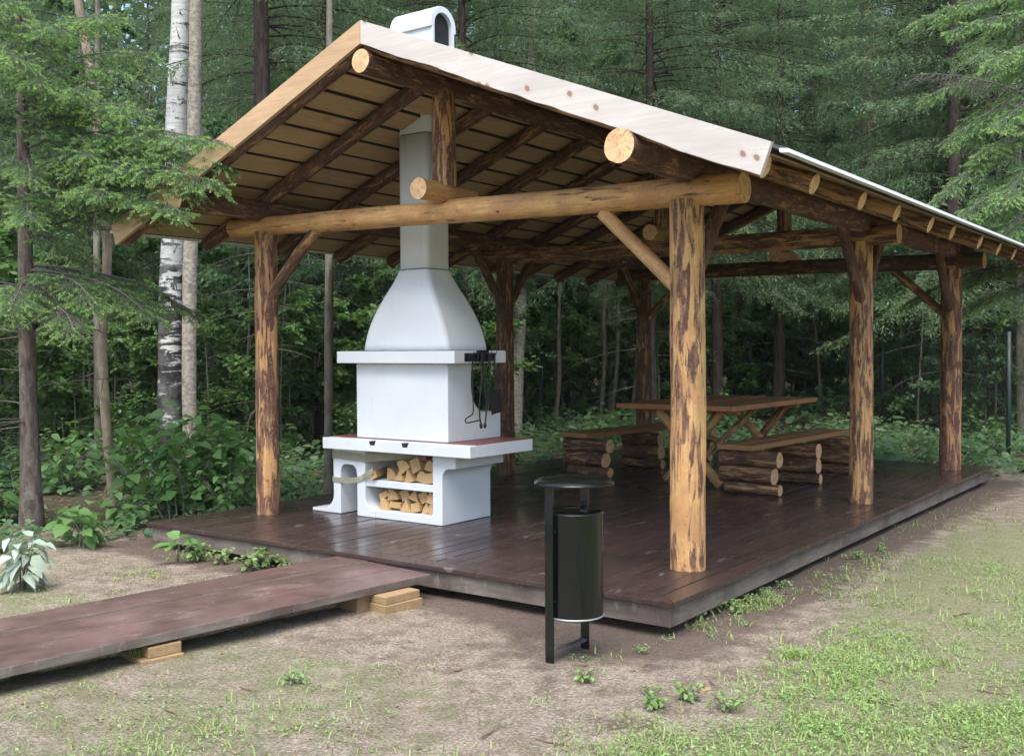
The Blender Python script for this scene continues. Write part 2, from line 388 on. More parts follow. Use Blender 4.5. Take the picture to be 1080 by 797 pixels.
def log(name, p0, p1, r0, r1=None, parent=None, peel=.4, tone=1., bend=.0, mats=None, n=22, rough=.03, flat=None):
    """an uneven round log from p0 to p1, local z along the log; end grain on both ends"""
    p0, p1 = Vector(p0), Vector(p1); r1 = r0 if r1 is None else r1
    L = (p1 - p0).length; m = max(6, int(L / .06))
    q = (p1 - p0).normalized().to_track_quat('Z', 'Y').to_matrix().to_4x4()
    q = q @ Matrix.Rotation(rnd.uniform(0, 6.28), 4, 'Z') if flat is None else q
    mw = Matrix.Translation(p0) @ q
    seed = Vector((rnd.uniform(0, 99), rnd.uniform(0, 99), rnd.uniform(0, 99)))
    bd = rnd.uniform(0, 6.28)
    bm = bmesh.new(); rings = []
    for i in range(m + 1):
        z = L * i / m; r = r0 + (r1 - r0) * i / m
        o = Vector((cos(bd), sin(bd), 0)) * bend * sin(pi * i / m)
        ring = []
        for k in range(n):
            a = 2 * pi * k / n
            d = 1 + rough * 2 * mnoise.noise(seed + Vector((cos(a) * 1.3, sin(a) * 1.3, z * 2.2))) + rough * .8 * mnoise.noise(seed + Vector((cos(a) * 4, sin(a) * 4, z * 9)))
            ring.append(bm.verts.new(o + Vector((cos(a), sin(a), 0)) * r * d + Vector((0, 0, z))))
        rings.append(ring)
    for i in range(m):
        for k in range(n):
            f = bm.faces.new([rings[i][k], rings[i][(k + 1) % n], rings[i + 1][(k + 1) % n], rings[i + 1][k]]); f.smooth = True
    for ring, zz in ((rings[0], -.0), (rings[-1], L)):
        cv = bm.verts.new(sum((v.co for v in ring), Vector()) / n)
        for k in range(n):
            f = bm.faces.new([ring[k], ring[(k + 1) % n], cv]); f.material_index = 1
        for k in range(n):
            e = bm.edges.get((ring[k], ring[(k + 1) % n])); e.smooth = False
    return obj_from_bm(name, bm, mats or [M['log'], M['end']], parent, mw, color=(peel, tone, .5, 1))

def np_mesh(name, V, F, mats, mi=None, smooth=False):
    me = bpy.data.meshes.new(name)
    F = np.asarray(F, dtype=np.int32); k = F.shape[1]
    me.vertices.add(len(V)); me.vertices.foreach_set('co', np.ascontiguousarray(V, dtype=np.float32).ravel())
    me.loops.add(F.size); me.loops.foreach_set('vertex_index', F.ravel())
    me.polygons.add(len(F)); me.polygons.foreach_set('loop_start', np.arange(0, F.size, k, dtype=np.int32))
    for m in (mats if isinstance(mats, (list, tuple)) else [mats]): me.materials.append(m)
    if mi is not None: me.polygons.foreach_set('material_index', np.asarray(mi, dtype=np.int32))
    if smooth: me.polygons.foreach_set('use_smooth', np.ones(len(F), dtype=bool))
    me.update(calc_edges=True); me.validate()
    return me

# ------------------------------------------------------------------ deck
DW, DL = 5.09, 8.63
deck = thing('wooden_deck', 'dark brown stained plank deck under the log shelter', 'deck', (-DW / 2, DL / 2, GZ))
bm = bmesh.new()
x = -DW
while x < -.15:
    w = .138 + rnd.uniform(-.004, .004)
    x1 = min(x + w, -.146)
    cuts = [.147, rnd.choice([2.9, 3.6, 4.4, 5.2, 6.0]) + rnd.uniform(-.2, .2), DL - rnd.uniform(0, .012)]
    for a, b in zip(cuts[:-1], cuts[1:]):
        dz = rnd.uniform(-.0025, .0015)
        bm_box(bm, (x, a + .002, -.03), (x1 - .0075, b - .003, dz), .004)
    x = x1
obj_from_bm('planking', bm, M['deck'], deck)
bm = bmesh.new(); bm_prism(bm, [(-DW, 0), (-.003, 0), (-.143, .141), (-DW, .141)], 'z', -.032, .001, .004)
obj_from_bm('border_board', bm, M['deck'], deck)
bm = bmesh.new(); bm_prism(bm, [(.001, .001), (.001, DL), (-.139, DL), (-.139, .143)], 'z', -.032, .002, .004)
obj_from_bm('border_board', bm, M['deck'], deck)
for lo, hi in (((-DW + .03, .032, -.158), (-.035, .062, -.034)), ((-.064, .064, -.158), (-.034, DL - .03, -.034)),
               ((-DW + .03, .064, -.158), (-DW + .06, DL - .064, -.034)), ((-DW + .03, DL - .06, -.158), (-.066, DL - .03, -.034))):
    bm = bmesh.new(); bm_box(bm, lo, hi, .003); obj_from_bm('rim_board', bm, M['rim'], deck)
for i in range(7):
    xx = -DW + .35 + i * .73
    bm = bmesh.new(); bm_box(bm, (xx, .07, -.15), (xx + .05, DL - .07, -.034)); obj_from_bm('joist', bm, M['rim'], deck)
for xx in (-4.8, -2.5, -.35):
    for yy in (.4, 3., 5.7, 8.2):
        bm = bmesh.new(); bm_box(bm, (xx, yy, GZ - .05), (xx + .2, yy + .2, -.151), .01); obj_from_bm('footing', bm, M['rim'], deck)

# ------------------------------------------------------------------ log shelter
PX = (-.368, -4.59); PY = (.924, 4.58, 7.98); XR = -2.478; ZA = 3.816; SL = .40; YB = 8.9
gz = thing('log_shelter', 'open gable roofed shelter of half peeled round logs', 'shelter', (XR, 4.45, 0))
ties = {0: (2.62, 2.525), 1: (2.59, 2.545), 2: (2.57, 2.52)}
def tie_z(i, x):
    a, b = ties[i]; return a + (b - a) * (x + 4.9) / 4.9
prad = {(0, 0): (.121, .114), (0, 1): (.108, .1), (1, 0): (.112, .105), (1, 1): (.112, .1), (2, 0): (.125, .118), (2, 1): (.118, .1)}
ppeel = {(0, 0): (.535, 1.05), (0, 1): (.475, 1.0), (1, 0): (.48, 1.), (1, 1): (.36, .8), (2, 0): (.44, .95), (2, 1): (.36, .75)}  # second value is tone; low on inner logs, under-roof shade put into colour
for i, yy in enumerate(PY):
    for k, xx in enumerate(PX):
        r0, r1 = prad[(i, k)]; pe, to = ppeel[(i, k)]
        log('post', (xx, yy, .001), (xx + rnd.uniform(-.01, .01), yy, tie_z(i, xx) - .06), r0, r1, gz, pe, to, .008)
        # knee braces along the tie and along the plate
        sgn = -1 if k == 0 else 1
        zt = tie_z(i, xx)
        if i != 1:
            log('knee_brace', (xx + sgn * .05, yy, zt - .66), (xx + sgn * .66, yy, zt - .09), .052, .05, gz, .72 if (i, k) == (0, 0) else .42, 1.0 if (i, k) == (0, 0) else .8, .012)
        for sy in ((1,) if i == 0 else (-1, 1) if i == 1 else (-1,)):
            log('knee_brace', (xx + .01, yy + sy * .05, zt - .62), (xx + .01, yy + sy * .60, zt + .06), .052, .05, gz, .33, .75, .01)
log('tie_beam', (-5.03, .924, 2.620), (.04, .924, 2.522), .083, .102, gz, .635, 1.05, .006)
log('tie_beam', (-4.98, 4.58, 2.59), (-.02, 4.58, 2.545), .09, .095, gz, .46, .8, .01)
log('tie_beam', (-4.98, 7.98, 2.57), (.01, 7.98, 2.52), .09, .10, gz, .34, .6, .01)
log('wall_plate', (-.34, -.03, 2.688), (-.36, YB - .05, 2.66), .103, .10, gz, .36, .7, .006)
log('wall_plate', (-4.60, -.03, 2.75), (-4.61, YB - .05, 2.70), .095, .09, gz, .36, .7, .006)
log('ridge_log', (XR, .0, 3.548), (XR, YB - .05, 3.54), .083, .085, gz, .38, .75)
for i, yy in enumerate(PY):
    log('sill_log', (XR, yy - .31, 2.715 if i == 0 else 2.70), (XR, yy + .35, 2.70), .082, .08, gz, .7, 1.)
    log('king_post', (XR, yy, 2.76), (XR, yy, 3.50), .096, .092, gz, .42, .95)
ry = [.095, .94, 1.845, 2.70, 3.53, 4.41, 5.33, 6.18, 7.0, 7.85, 8.72]
for i, yy in enumerate(ry):
    for s in (1, -1):
        u1 = 2.985 + rnd.uniform(-.02, .02) if i else 3.0
        log('rafter', (XR + s * .02, yy, ZA - .128), (XR + s * u1, yy + rnd.uniform(-.02, .02), ZA - .128 - SL * u1), .062, .066, gz,
            .38 if s < 0 else .5, .68, .006, n=18)
for s in (1, -1):
    bm = bmesh.new(); u = .004
    while u < 3.03:
        w = rnd.uniform(.215, .245); g = rnd.uniform(.026, .042)
        u1 = min(u + w, 3.06)
        if 3.06 - u1 < .08: u1 = 3.06
        e = rnd.uniform(0, .004)
        bm_prism(bm, [(XR + s * u, ZA - .018 - SL * u - e), (XR + s * (u1 - g), ZA - .018 - SL * (u1 - g) - e), (XR + s * (u1 - g), ZA - .043 - SL * (u1 - g) - e), (XR + s * u, ZA - .043 - SL * u - e)],
                 'y', .036, YB - rnd.uniform(0, .03), .003)
        u = u1
    sl_dir = Vector((1, 0, -s * SL)).normalized()
    bm.normal_update()
    for f in bm.faces:
        if abs(f.normal.dot(sl_dir)) > .8: f.material_index = 1
    obj_from_bm('sheathing', bm, [M['sheathing'], M['bark_edge']], gz)
    bm = bmesh.new(); bm_prism(bm, [(XR + s * .001, ZA - .009), (XR + s * 3.10, ZA - .009 - SL * 3.10), (XR + s * 3.10, ZA - .016 - SL * 3.10), (XR + s * .001, ZA - .016)], 'y', .037, YB)
    obj_from_bm('roofing_felt', bm, M['felt'], gz)
    # metal sheet with shallow standing ribs, its lower edge a little wavy
    bm = bmesh.new()
    NY, NU = 178, 14; rows = []
    for a in range(NY + 1):
        yy = .034 + (YB + .04 - .034) * a / NY; row = []
        for b in range(NU + 1):
            uu = .002 + (3.14 - .002) * b / NU
            rib = .009 if a % 6 == 0 else 0.
            wob = .006 * mnoise.noise(Vector((yy * 2.3, uu * .8, 3 + s)))
            row.append(bm.verts.new((XR + s * uu, yy, ZA + .001 - SL * uu + rib + abs(wob) * (b / NU))))
        rows.append(row)
    for a in range(NY):
        for b in range(NU):
            bm.faces.new([rows[a][b], rows[a + 1][b], rows[a + 1][b + 1], rows[a][b + 1]])
    ex = bmesh.ops.solidify(bm, geom=list(bm.faces), thickness=-.006)
    obj_from_bm('roofing_sheet', bm, M['roofing'], gz)
    bm = bmesh.new(); bm_prism(bm, [(XR + s * 3.10, ZA - .006 - SL * 3.10), (XR + s * 3.152, ZA + .010 - SL * 3.152), (XR + s * 3.156, ZA - .014 - SL * 3.152), (XR + s * 3.105, ZA - .030 - SL * 3.10)], 'y', .037, YB + .03, .002)
    obj_from_bm('drip_edge', bm, M['drip'], gz)
    # barge board at the front, wavy on its lower edge
    n = 60; top = []; bot = []
    for i in range(n + 1):
        uu = .002 + (3.075 - .002) * i / n
        top.append((XR + s * uu, ZA + .016 - SL * uu))
        ub = .002 + (3.01 - .002) * i / n
        w = .165 + .040 * i / n
        if s > 0: w += .018 * mnoise.noise(Vector((ub * 2.1, 4, 0))) + .008 * mnoise.noise(Vector((ub * 7, 9, 0)))
        bot.append((XR + s * ub, ZA + .016 - SL * ub - w))
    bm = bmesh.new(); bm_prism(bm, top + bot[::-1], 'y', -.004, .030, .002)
    o = obj_from_bm('barge_board', bm, M['barge_glare'] if s > 0 else M['barge_tan'], gz)
    o['label'] = 'pale barge board with sky glare in its colour and wavy lower edge' if s > 0 else 'tan barge board'
    # plain fascia at the far gable
    bm = bmesh.new(); bm_prism(bm, [(XR + s * .002, ZA + .01), (XR + s * 3.06, ZA + .01 - SL * 3.06), (XR + s * 3.0, ZA - .15 - SL * 3.0), (XR + s * .002, ZA - .15)], 'y', YB + .05, YB + .08)
    obj_from_bm('barge_board', bm, M['barge_tan'], gz)

# ------------------------------------------------------------------ white garden barbecue
GX, GY = -3.283, 1.612
bq = thing('garden_barbecue', 'white concrete barbecue fireplace with a domed hood and tall chimney', 'barbecue', (GX, GY, 0))
W = M['white']
def arc(cx, cy, r, a0, a1, n=7, ry=None):
    ry = r if ry is None else ry
    return [(cx + r * cos(R(a0 + (a1 - a0) * i / n)), cy + ry * sin(R(a0 + (a1 - a0) * i / n))) for i in range(n + 1)]
def part(name, bm, mat=W, smooth=False, sharp=None, lab=None):
    o = obj_from_bm(name, bm, mat, bq, None, smooth, sharp=sharp)
    if lab: o['label'] = lab
    return o
Z0 = .002
bm = bmesh.new()
bm_prism(bm, [(-4.40, Z0), (-4.40, .03)] + arc(-4.30, .17, .18, 270, 360, 7, .14) + [(-4.12, .6), (-3.823, .6), (-3.823, .36)] + arc(-3.89, .37, .065, 0, 90, 6, .085) + arc(-3.97, .37, .06, 90, 180, 6, .085) + [(-4.03, Z0)], 'y', 1.292, 1.95, .006)
part('arched_leg', bm)
bm = bmesh.new(); bm_prism(bm, [(-3.82, Z0), (-3.60, Z0), (-3.60, .07)] + arc(-3.62, .17, .10, 270, 180, 6)[1:] + [(-3.72, .6), (-3.82, .6)], 'y', 1.29, 1.955, .006); part('side_panel', bm)
bm = bmesh.new()
bm_prism(bm, [(-2.99, Z0), (-2.826, Z0), (-2.826, .39)] + arc(-2.75, .40, .075, 180, 90, 6, .085) + [(-2.68, .49), (-2.68, .6), (-2.93, .6), (-2.93, .14)] + arc(-2.99, .12, .06, 0, -90, 5, .05), 'y', 1.288, 1.958, .006)
part('side_panel', bm)
bm = bmesh.new(); bm_box(bm, (-3.598, 1.294, Z0), (-2.992, 1.95, .068), .005); part('bottom_plate', bm)
bm = bmesh.new(); bm_box(bm, (-3.722, 1.30, .275), (-2.928, 1.95, .335), .006); part('wood_shelf', bm)
bm = bmesh.new(); bm_box(bm, (-3.718, 1.90, .07), (-2.932, 1.948, .6)); part('back_panel', bm)
# table slab: the front strip carries two small ash slots in its upper edge
def slot(c): return [(c + .045, .7), (c + .028, .655), (c - .028, .655), (c - .045, .7)]
bm = bmesh.new()
bm_prism(bm, [(-4.13, .602), (-2.43, .602), (-2.43, .7)] + slot(-3.14) + slot(-3.52) + [(-4.13, .7)], 'y', 1.17, 1.262, .005)
bm_box(bm, (-4.13, 1.2625, .602), (-2.43, 2.05, .7), .003)
sl = part('table_slab', bm)
bm = bmesh.new(); bm_box(bm, (-4.12, 1.275, .7005), (-2.44, 2.04, .7065), .002)
o = obj_from_bm('tile_top', bm, M['redtile'], sl)
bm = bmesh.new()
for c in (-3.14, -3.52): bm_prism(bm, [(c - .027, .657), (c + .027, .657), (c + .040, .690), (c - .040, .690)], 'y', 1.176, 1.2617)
o = obj_from_bm('slot_shade', bm, M['soot_and_shade'], sl)  # dark filler, paints the shade of deep holes into the slab slots
# firebox: four walls, the right one opens in a rounded notch towards the back
BZ0, BZ1 = .708, 1.366
bm = bmesh.new(); bm_box(bm, (-3.81, 1.285, BZ0), (-2.755, 1.345, BZ1), .006); fb = part('firebox', bm)
for nm, pts, xa, xb in (('firebox_side', [(1.346, BZ0), (2.02, BZ0), (2.02, .94), (1.80, .94)] + arc(1.80, 1.18, .20, 270, 180, 8, .24) + [(1.605, BZ1), (1.346, BZ1)], -2.816, -2.757),
                        ('firebox_side', [(1.346, BZ0), (2.02, BZ0), (2.02, BZ1), (1.346, BZ1)], -3.808, -3.75)):
    bm = bmesh.new(); bm_prism(bm, pts, 'x', xa, xb, .004); obj_from_bm(nm, bm, W, fb)
bm = bmesh.new(); bm_box(bm, (-3.749, 1.975, BZ0), (-2.817, 2.018, .94)); obj_from_bm('firebox_back', bm, W, fb)
bm = bmesh.new(); bm_box(bm, (-3.748, 1.347, BZ0), (-2.818, 1.973, .78)); obj_from_bm('hearth_floor', bm, M['soot_and_shade'], fb)
bm = bmesh.new(); bm_box(bm, (-3.96, 1.19, 1.37), (-2.605, 1.90, 1.475), .006); part('mantel_shelf', bm)
def loft(bm, secs, n=8, rr=.055):
    rings = []
    for z, a, b in secs:
        r = min(rr, a * .4, b * .4); ring = []
        for cx, cy, a0 in ((a - r, b - r, 0), (-a + r, b - r, 90), (-a + r, -b + r, 180), (a - r, -b + r, 270)):
            for i in range(n + 1):
                t = R(a0 + 90 * i / n); ring.append(bm.verts.new((GX + cx + r * cos(t), GY + cy + r * sin(t), z)))
        rings.append(ring)
    m = len(rings[0])
    for i in range(len(rings) - 1):
        for k in range(m):
            f = bm.faces.new([rings[i][k], rings[i][(k + 1) % m], rings[i + 1][(k + 1) % m], rings[i + 1][k]]); f.smooth = True
    bm.faces.new(rings[0][::-1]); bm.faces.new(rings[-1])
def spline(tab, zs):
    t = np.array(tab); z = t[:, 0]; out = []
    for q in zs: out.append((q, float(np.interp(q, z, t[:, 1])), float(np.interp(q, z, t[:, 2]))))
    return out
tab = [(1.480, .468, .268), (1.54, .455, .268), (1.60, .438, .266), (1.66, .418, .264), (1.72, .394, .258), (1.78, .366, .250), (1.84, .334, .240), (1.90, .299, .228), (1.96, .265, .214), (2.02, .233, .200), (2.08, .205, .186), (2.13, .186, .175), (2.17, .174, .166), (2.186, .172, .163)]
tab = [(z, a + .028 - .02 * max(0, min(1, (z - 1.95) / .23)), b + .020 - .013 * max(0, min(1, (z - 1.95) / .23))) for z, a, b in tab]
bm = bmesh.new(); loft(bm, tab); hood = part('hood', bm, smooth=False)
bm = bmesh.new(); loft(bm, [(2.195, .171, .162), (3.36, .171, .162)]); chim = part('chimney', bm)
bm = bmesh.new(); loft(bm, [(3.37, .171, .162), (3.96, .171, .162)]); obj_from_bm('chimney_top_section', bm, W, chim)
bm = bmesh.new(); loft(bm, [(2.15, .160, .150), (3.40, .160, .150)]); obj_from_bm('joint_mortar', bm, M['joint'], chim)
bm = bmesh.new()
ro, ri, zc = .172, .117, 4.285
bm_prism(bm, [(GY + .150, 3.962), (GY + .150, zc - .03), (GY + ro, zc - .03)] + arc(GY, zc, ro, 0, 180, 18) + [(GY - ro, zc - .03), (GY - .150, zc - .03), (GY - .150, 3.962), (GY - ri, 3.962)] + arc(GY, zc, ri, 180, 0, 16) + [(GY + ri, 3.962)], 'x', GX - .235, GX + .235, .004)
cap = part('chimney_cap', bm)
bm = bmesh.new(); bm_prism(bm, [(GY + ri - .003, 3.964), ] + arc(GY, zc, ri - .003, 0, 180, 16) + [(GY - ri + .003, 3.964)], 'x', GX - .20, GX + .20); obj_from_bm('flue_shade_plug', bm, M['soot_and_shade'], cap)  # solid black plug, painted shade for the dark inside of the cap

# firewood: each split piece a thing
def split_piece(name, label, x, z, y0, L, size, shape, rot, group, mat=None, yaw=0., tilt=0.):
    a = rnd.uniform(.9, 1.1)
    if shape == 'quarter': pts = [(-.5, -.42), (.5, -.42), (.42, .05), (.12, .38), (-.3, .5)]
    elif shape == 'wedge': pts = [(-.55, -.4), (.5, -.38), (.08, .55)]
    elif shape == 'slab': pts = [(-.6, -.25), (.6, -.25), (.5, .22), (-.45, .28)]
    else: pts = [(-.45, -.45), (.45, -.42), (.42, .42), (-.42, .4)]
    pts = [(p[0] * size * rnd.uniform(.92, 1.08), p[1] * size * a * rnd.uniform(.92, 1.08)) for p in pts]
    c, s = cos(R(rot)), sin(R(rot)); pts = [(p[0] * c - p[1] * s, p[0] * s + p[1] * c) for p in pts]
    bm = bmesh.new(); bm_prism(bm, pts, 'y', 0, L, .003)
    for v in bm.verts:
        v.co += Vector((mnoise.noise(v.co * 9 + Vector((x * 9, z * 7, 0))), 0, mnoise.noise(v.co * 8 + Vector((z * 5, x * 6, 3))))) * size * .06
        v.co.y += .008 * mnoise.noise(Vector((v.co.x * 40, v.co.z * 40, x * 11)))
    mw = Matrix.Translation((x, y0, z)) @ Matrix.Rotation(R(yaw), 4, 'Z') @ Matrix.Rotation(R(tilt), 4, 'Y')
    o = obj_from_bm(name, bm, mat or M['firewood'], None, mw)
    return tag(o, label, 'firewood', group)
GU, GL = 'firewood on the upper barbecue shelf', 'firewood in the lower barbecue compartment'
LU, LL = 'pale split firewood piece heaped on the upper shelf of the white barbecue', 'pale split firewood piece heaped in the lower compartment of the white barbecue'
up = [(-3.47, .388, .115, 'quarter', 8), (-3.355, .386, .105, 'wedge', 0), (-3.24, .388, .115, 'wedge', 14), (-3.12, .390, .12, 'quarter', -8), (-3.00, .388, .11, 'block', 5),
      (-3.30, .478, .125, 'quarter', 34), (-3.17, .492, .125, 'block', 24), (-3.03, .486, .125, 'quarter', -14)]
for i, (xx, zz, sz, sh, ro_) in enumerate(up):
    split_piece('split_log', LU, xx, zz, 1.325 + rnd.uniform(0, .045), .34, sz, sh, ro_, GU, yaw=rnd.uniform(-3, 3))
split_piece('split_log', 'firewood piece with reddish bark lying on top of the upper shelf heap', -3.09, .560, 1.335, .33, .085, 'slab', -12, GU, M['redtile'], 5)
split_piece('split_log', 'long pale firewood piece sticking out slantwise under the yellowed tape', -3.60, .385, 1.262, .36, .075, 'block', 20, GU, None, 22)
lo_ = [(-3.55, .116, .11, 'quarter', 4), (-3.43, .118, .12, 'slab', -3), (-3.31, .116, .12, 'wedge', 4), (-3.195, .118, .11, 'block', 8), (-3.09, .118, .115, 'wedge', 10), (-2.985, .118, .105, 'block', -4),
      (-3.57, .198, .105, 'slab', 28), (-3.46, .208, .12, 'quarter', 10), (-3.345, .212, .115, 'block', 22), (-3.23, .214, .11, 'wedge', -14), (-3.12, .212, .12, 'block', 28), (-3.00, .212, .115, 'quarter', -10)]
for xx, zz, sz, sh, ro_ in lo_:
    split_piece('split_log', LL, xx, zz, 1.34 + rnd.uniform(0, .06), .33, sz, sh, ro_, GL, yaw=rnd.uniform(-3, 3))

# yellowed packing tape still wrapped round the left leg
def ribbon(name, pts, w, label):
    """a thin band standing on edge along pts (x, y, z of its lower edge)"""
    bm = bmesh.new(); A = []; B = []
    for p in pts:
        A.append(bm.verts.new(Vector(p))); B.append(bm.verts.new(Vector(p) + Vector((0, -.003, w))))
    for i in range(len(pts) - 1): bm.faces.new([A[i], A[i + 1], B[i + 1], B[i]])
    bmesh.ops.solidify(bm, geom=list(bm.faces), thickness=.0015)
    return tag(obj_from_bm(name, bm, M['tape']), label, 'tape', 'tape left on the barbecue')
ribbon('packing_tape', [(-4.126, 1.6, .50), (-4.126, 1.286, .50), (-4.0, 1.284, .497), (-3.83, 1.282, .49), (-3.72, 1.281, .488), (-3.60, 1.34, .50), (-3.3, 1.5, .525)], .075, 'yellowed tape band just under the slab of the white barbecue')
ribbon('packing_tape', [(-4.126, 1.6, .285), (-4.126, 1.286, .285), (-4.0, 1.284, .282), (-3.83, 1.282, .295), (-3.74, 1.279, .325), (-3.68, 1.26, .355), (-3.58, 1.245, .40)], .05, 'yellowed tape strip sagging from the arched leg to the firewood')

# fire tools hanging from a rack on the end of the mantel shelf
XE = -2.605
rk = thing('tool_rack', 'black iron tool rack fixed to the end of the white mantel shelf', 'tool rack', (XE, 1.5, 1.42))
bm = bmesh.new(); bm_box(bm, (XE + .001, 1.32, 1.385), (XE + .009, 1.74, 1.455), .002); obj_from_bm('back_plate', bm, M['iron'], rk)
bm = bmesh.new(); bm_box(bm, (XE + .0095, 1.47, 1.38), (XE + .03, 1.62, 1.475), .004); obj_from_bm('bracket', bm, M['iron'], rk)
hooks = (1.36, 1.48, 1.53, 1.60, 1.67)
for yy in hooks:
    bm = bmesh.new(); bm_tube(bm, [(XE + .009, yy, 1.43), (XE + .045, yy, 1.425), (XE + .062, yy, 1.44), (XE + .066, yy + .01, 1.47)], .004, 6); obj_from_bm('hook', bm, M['iron'], rk)
def tool(name, label, cat, tubes, extra=None):
    t = thing(name, label, cat, Vector(tubes[0][1][0]))
    for nm, path, r in tubes:
        bm = bmesh.new(); bm_tube(bm, path, r, 8); obj_from_bm(nm, bm, M['iron'], t, smooth=True, sharp=50)
    if extra:
        for nm, bm in extra: obj_from_bm(nm, bm, M['iron'], t)
    return t
X2 = XE + .05
tool('fire_poker', 'thin black poker with hooked end hanging first on the rack', 'poker',
     [('shaft', [(X2, 1.36, 1.445), (X2, 1.37, 1.43), (X2, 1.365, 1.2), (X2, 1.375, .98), (X2, 1.36, .945), (X2, 1.31, .93), (X2, 1.27, .915), (X2, 1.265, .89), (X2, 1.29, .88), (X2, 1.36, .885), (X2, 1.46, .893)], .0055),
      ('loop', [(X2, 1.37, 1.43), (X2 + .004, 1.40, 1.40), (X2 + .004, 1.39, 1.34), (X2 + .004, 1.42, 1.29)], .0055)])
tool('fire_tongs', 'black two armed tongs with ball ends hanging beside the poker', 'tongs',
     [('arm', [(X2, 1.49, 1.44), (X2, 1.485, 1.2), (X2, 1.455, 1.02), (X2, 1.46, .92), (X2, 1.475, .85)], .0065),
      ('arm', [(X2, 1.50, 1.44), (X2, 1.53, 1.2), (X2, 1.56, 1.02), (X2, 1.545, .92), (X2, 1.53, .85)], .0065),
      ('ball_end', [(X2, 1.475, .872), (X2, 1.476, .855), (X2, 1.477, .835), (X2, 1.477, .82)], [.006, .014, .014, .005]),
      ('ball_end', [(X2, 1.532, .872), (X2, 1.531, .855), (X2, 1.530, .835), (X2, 1.530, .82)], [.006, .014, .014, .005])])
bl = bmesh.new(); bm_box(bl, (X2 + .004, 1.60, .94), (X2 + .014, 1.755, 1.135), .004, Matrix.Rotation(R(8), 3, 'X'))
tool('ash_shovel', 'black ash shovel with square blade hanging last on the rack', 'shovel', [('handle', [(X2 + .004, 1.66, 1.45), (X2 + .004, 1.665, 1.3), (X2 + .006, 1.675, 1.12)], .008)], [('blade', bl)])
bl = bmesh.new(); bm_box(bl, (X2 - .012, 1.575, 1.04), (X2 + .012, 1.625, 1.16), .006)
tool('hearth_brush', 'dark hearth brush hanging between tongs and shovel', 'brush', [('handle', [(X2, 1.60, 1.45), (X2, 1.602, 1.3), (X2, 1.60, 1.15)], .009)], [('bristles', bl)])

# ------------------------------------------------------------------ litter bin
BX, BY = -.262, -.655
lb = thing('litter_bin', 'dark green metal litter bin with a round lid standing before the deck', 'litter bin', (BX, BY, GZ))
bm = bmesh.new()
bm_lathe(bm, [(.148, .03), (.157, .03), (.158, .036), (.158, .590), (.160, .594), (.160, .604), (.156, .607), (.150, .604), (.150, .57)], (BX, BY), 48)
drum = obj_from_bm('drum', bm, M['binpaint'], lb, smooth=True, sharp=40)
bm = bmesh.new(); bm_lathe(bm, [(.1485, .560), (.1485, .598), (.146, .601)], (BX, BY), 48); obj_from_bm('inner_bucket', bm, M['liner'], drum, smooth=True, sharp=40)
for zz in (.032, .592):
    bm = bmesh.new(); bm_lathe(bm, [(.1585, zz), (.1625, zz + .002), (.1625, zz + .008), (.1585, zz + .010)], (BX, BY), 48); obj_from_bm('rim_ring', bm, M['zinc'] if zz < .1 else M['binpaint'], drum, smooth=True)
bm = bmesh.new(); bm_lathe(bm, [(.212, .750), (.218, .752), (.219, .759), (.204, .774), (.155, .786), (.08, .793), (.02, .795)], (BX, BY), 56); obj_from_bm('lid', bm, M['binpaint'], lb, smooth=True, sharp=40)
for s in (-1, 1):
    y_ = BY + s * .178
    bm = bmesh.new(); bm_box(bm, (BX - .045 - .025, y_ - .007, GZ - .05), (BX - .045 + .025, y_ + .007, .752), .002); up_ = obj_from_bm('upright', bm, M['binpaint'], lb)
    bm = bmesh.new()
    for zz in (.12, .50): bm_lathe(bm, [(.012, zz - .006), (.014, zz), (.012, zz + .006)], (BX - .045, y_ - s * .012), 10)
    obj_from_bm('bolt', bm, M['zinc'], up_)
bm = bmesh.new(); bm_box(bm, (BX - .065, BY - .170, GZ + .045), (BX - .025, BY + .170, GZ + .057), .002); obj_from_bm('base_bar', bm, M['rustbar'], lb)

# ------------------------------------------------------------------ table and benches
def copy_tree(o, parent=None):
    c = o.copy(); COL.objects.link(c); c.parent = parent
    for ch in list(o.children): copy_tree(ch, c)
    return c
bn = thing('log_bench', 'plank bench on stacked logs at the right side of the rustic table', 'bench', (0, 0, 0), 0, 'benches at the table')
SZ = .505
bm = bmesh.new(); bm_box(bm, (-.04, -.02, SZ - .055), (.17, 2.62, SZ), .006); bm_box(bm, (.174, -.03, SZ - .055), (.36, 2.60, SZ - .002), .006); obj_from_bm('seat', bm, M['bench_wood'], bn)
for yy in (.10, 1.22, 2.38):
    z = 0.
    for j, r in enumerate((.058, .088, .086)):
        log('support_log', (-.01 + rnd.uniform(-.05, .015), yy + rnd.uniform(-.012, .012), z + r - .002), (.575 + rnd.uniform(-.045, .03), yy + rnd.uniform(-.02, .02), z + r - .002), r * rnd.uniform(.97, 1.02), r * rnd.uniform(.9, 1.0), bn, (.47, .43, .46)[j] + rnd.uniform(-.07, .03), .78, .006, rough=.075)
        z += 2 * r - .006
b2 = copy_tree(bn)
b2['label'] = 'plank bench on stacked logs on the barbecue side of the table'
bn.location = (-1.77, 4.50, 0); bn.rotation_euler = (0, 0, R(-2.5))
b2.location = (-3.97, 4.92, 0); b2.rotation_euler = (0, 0, R(-6))

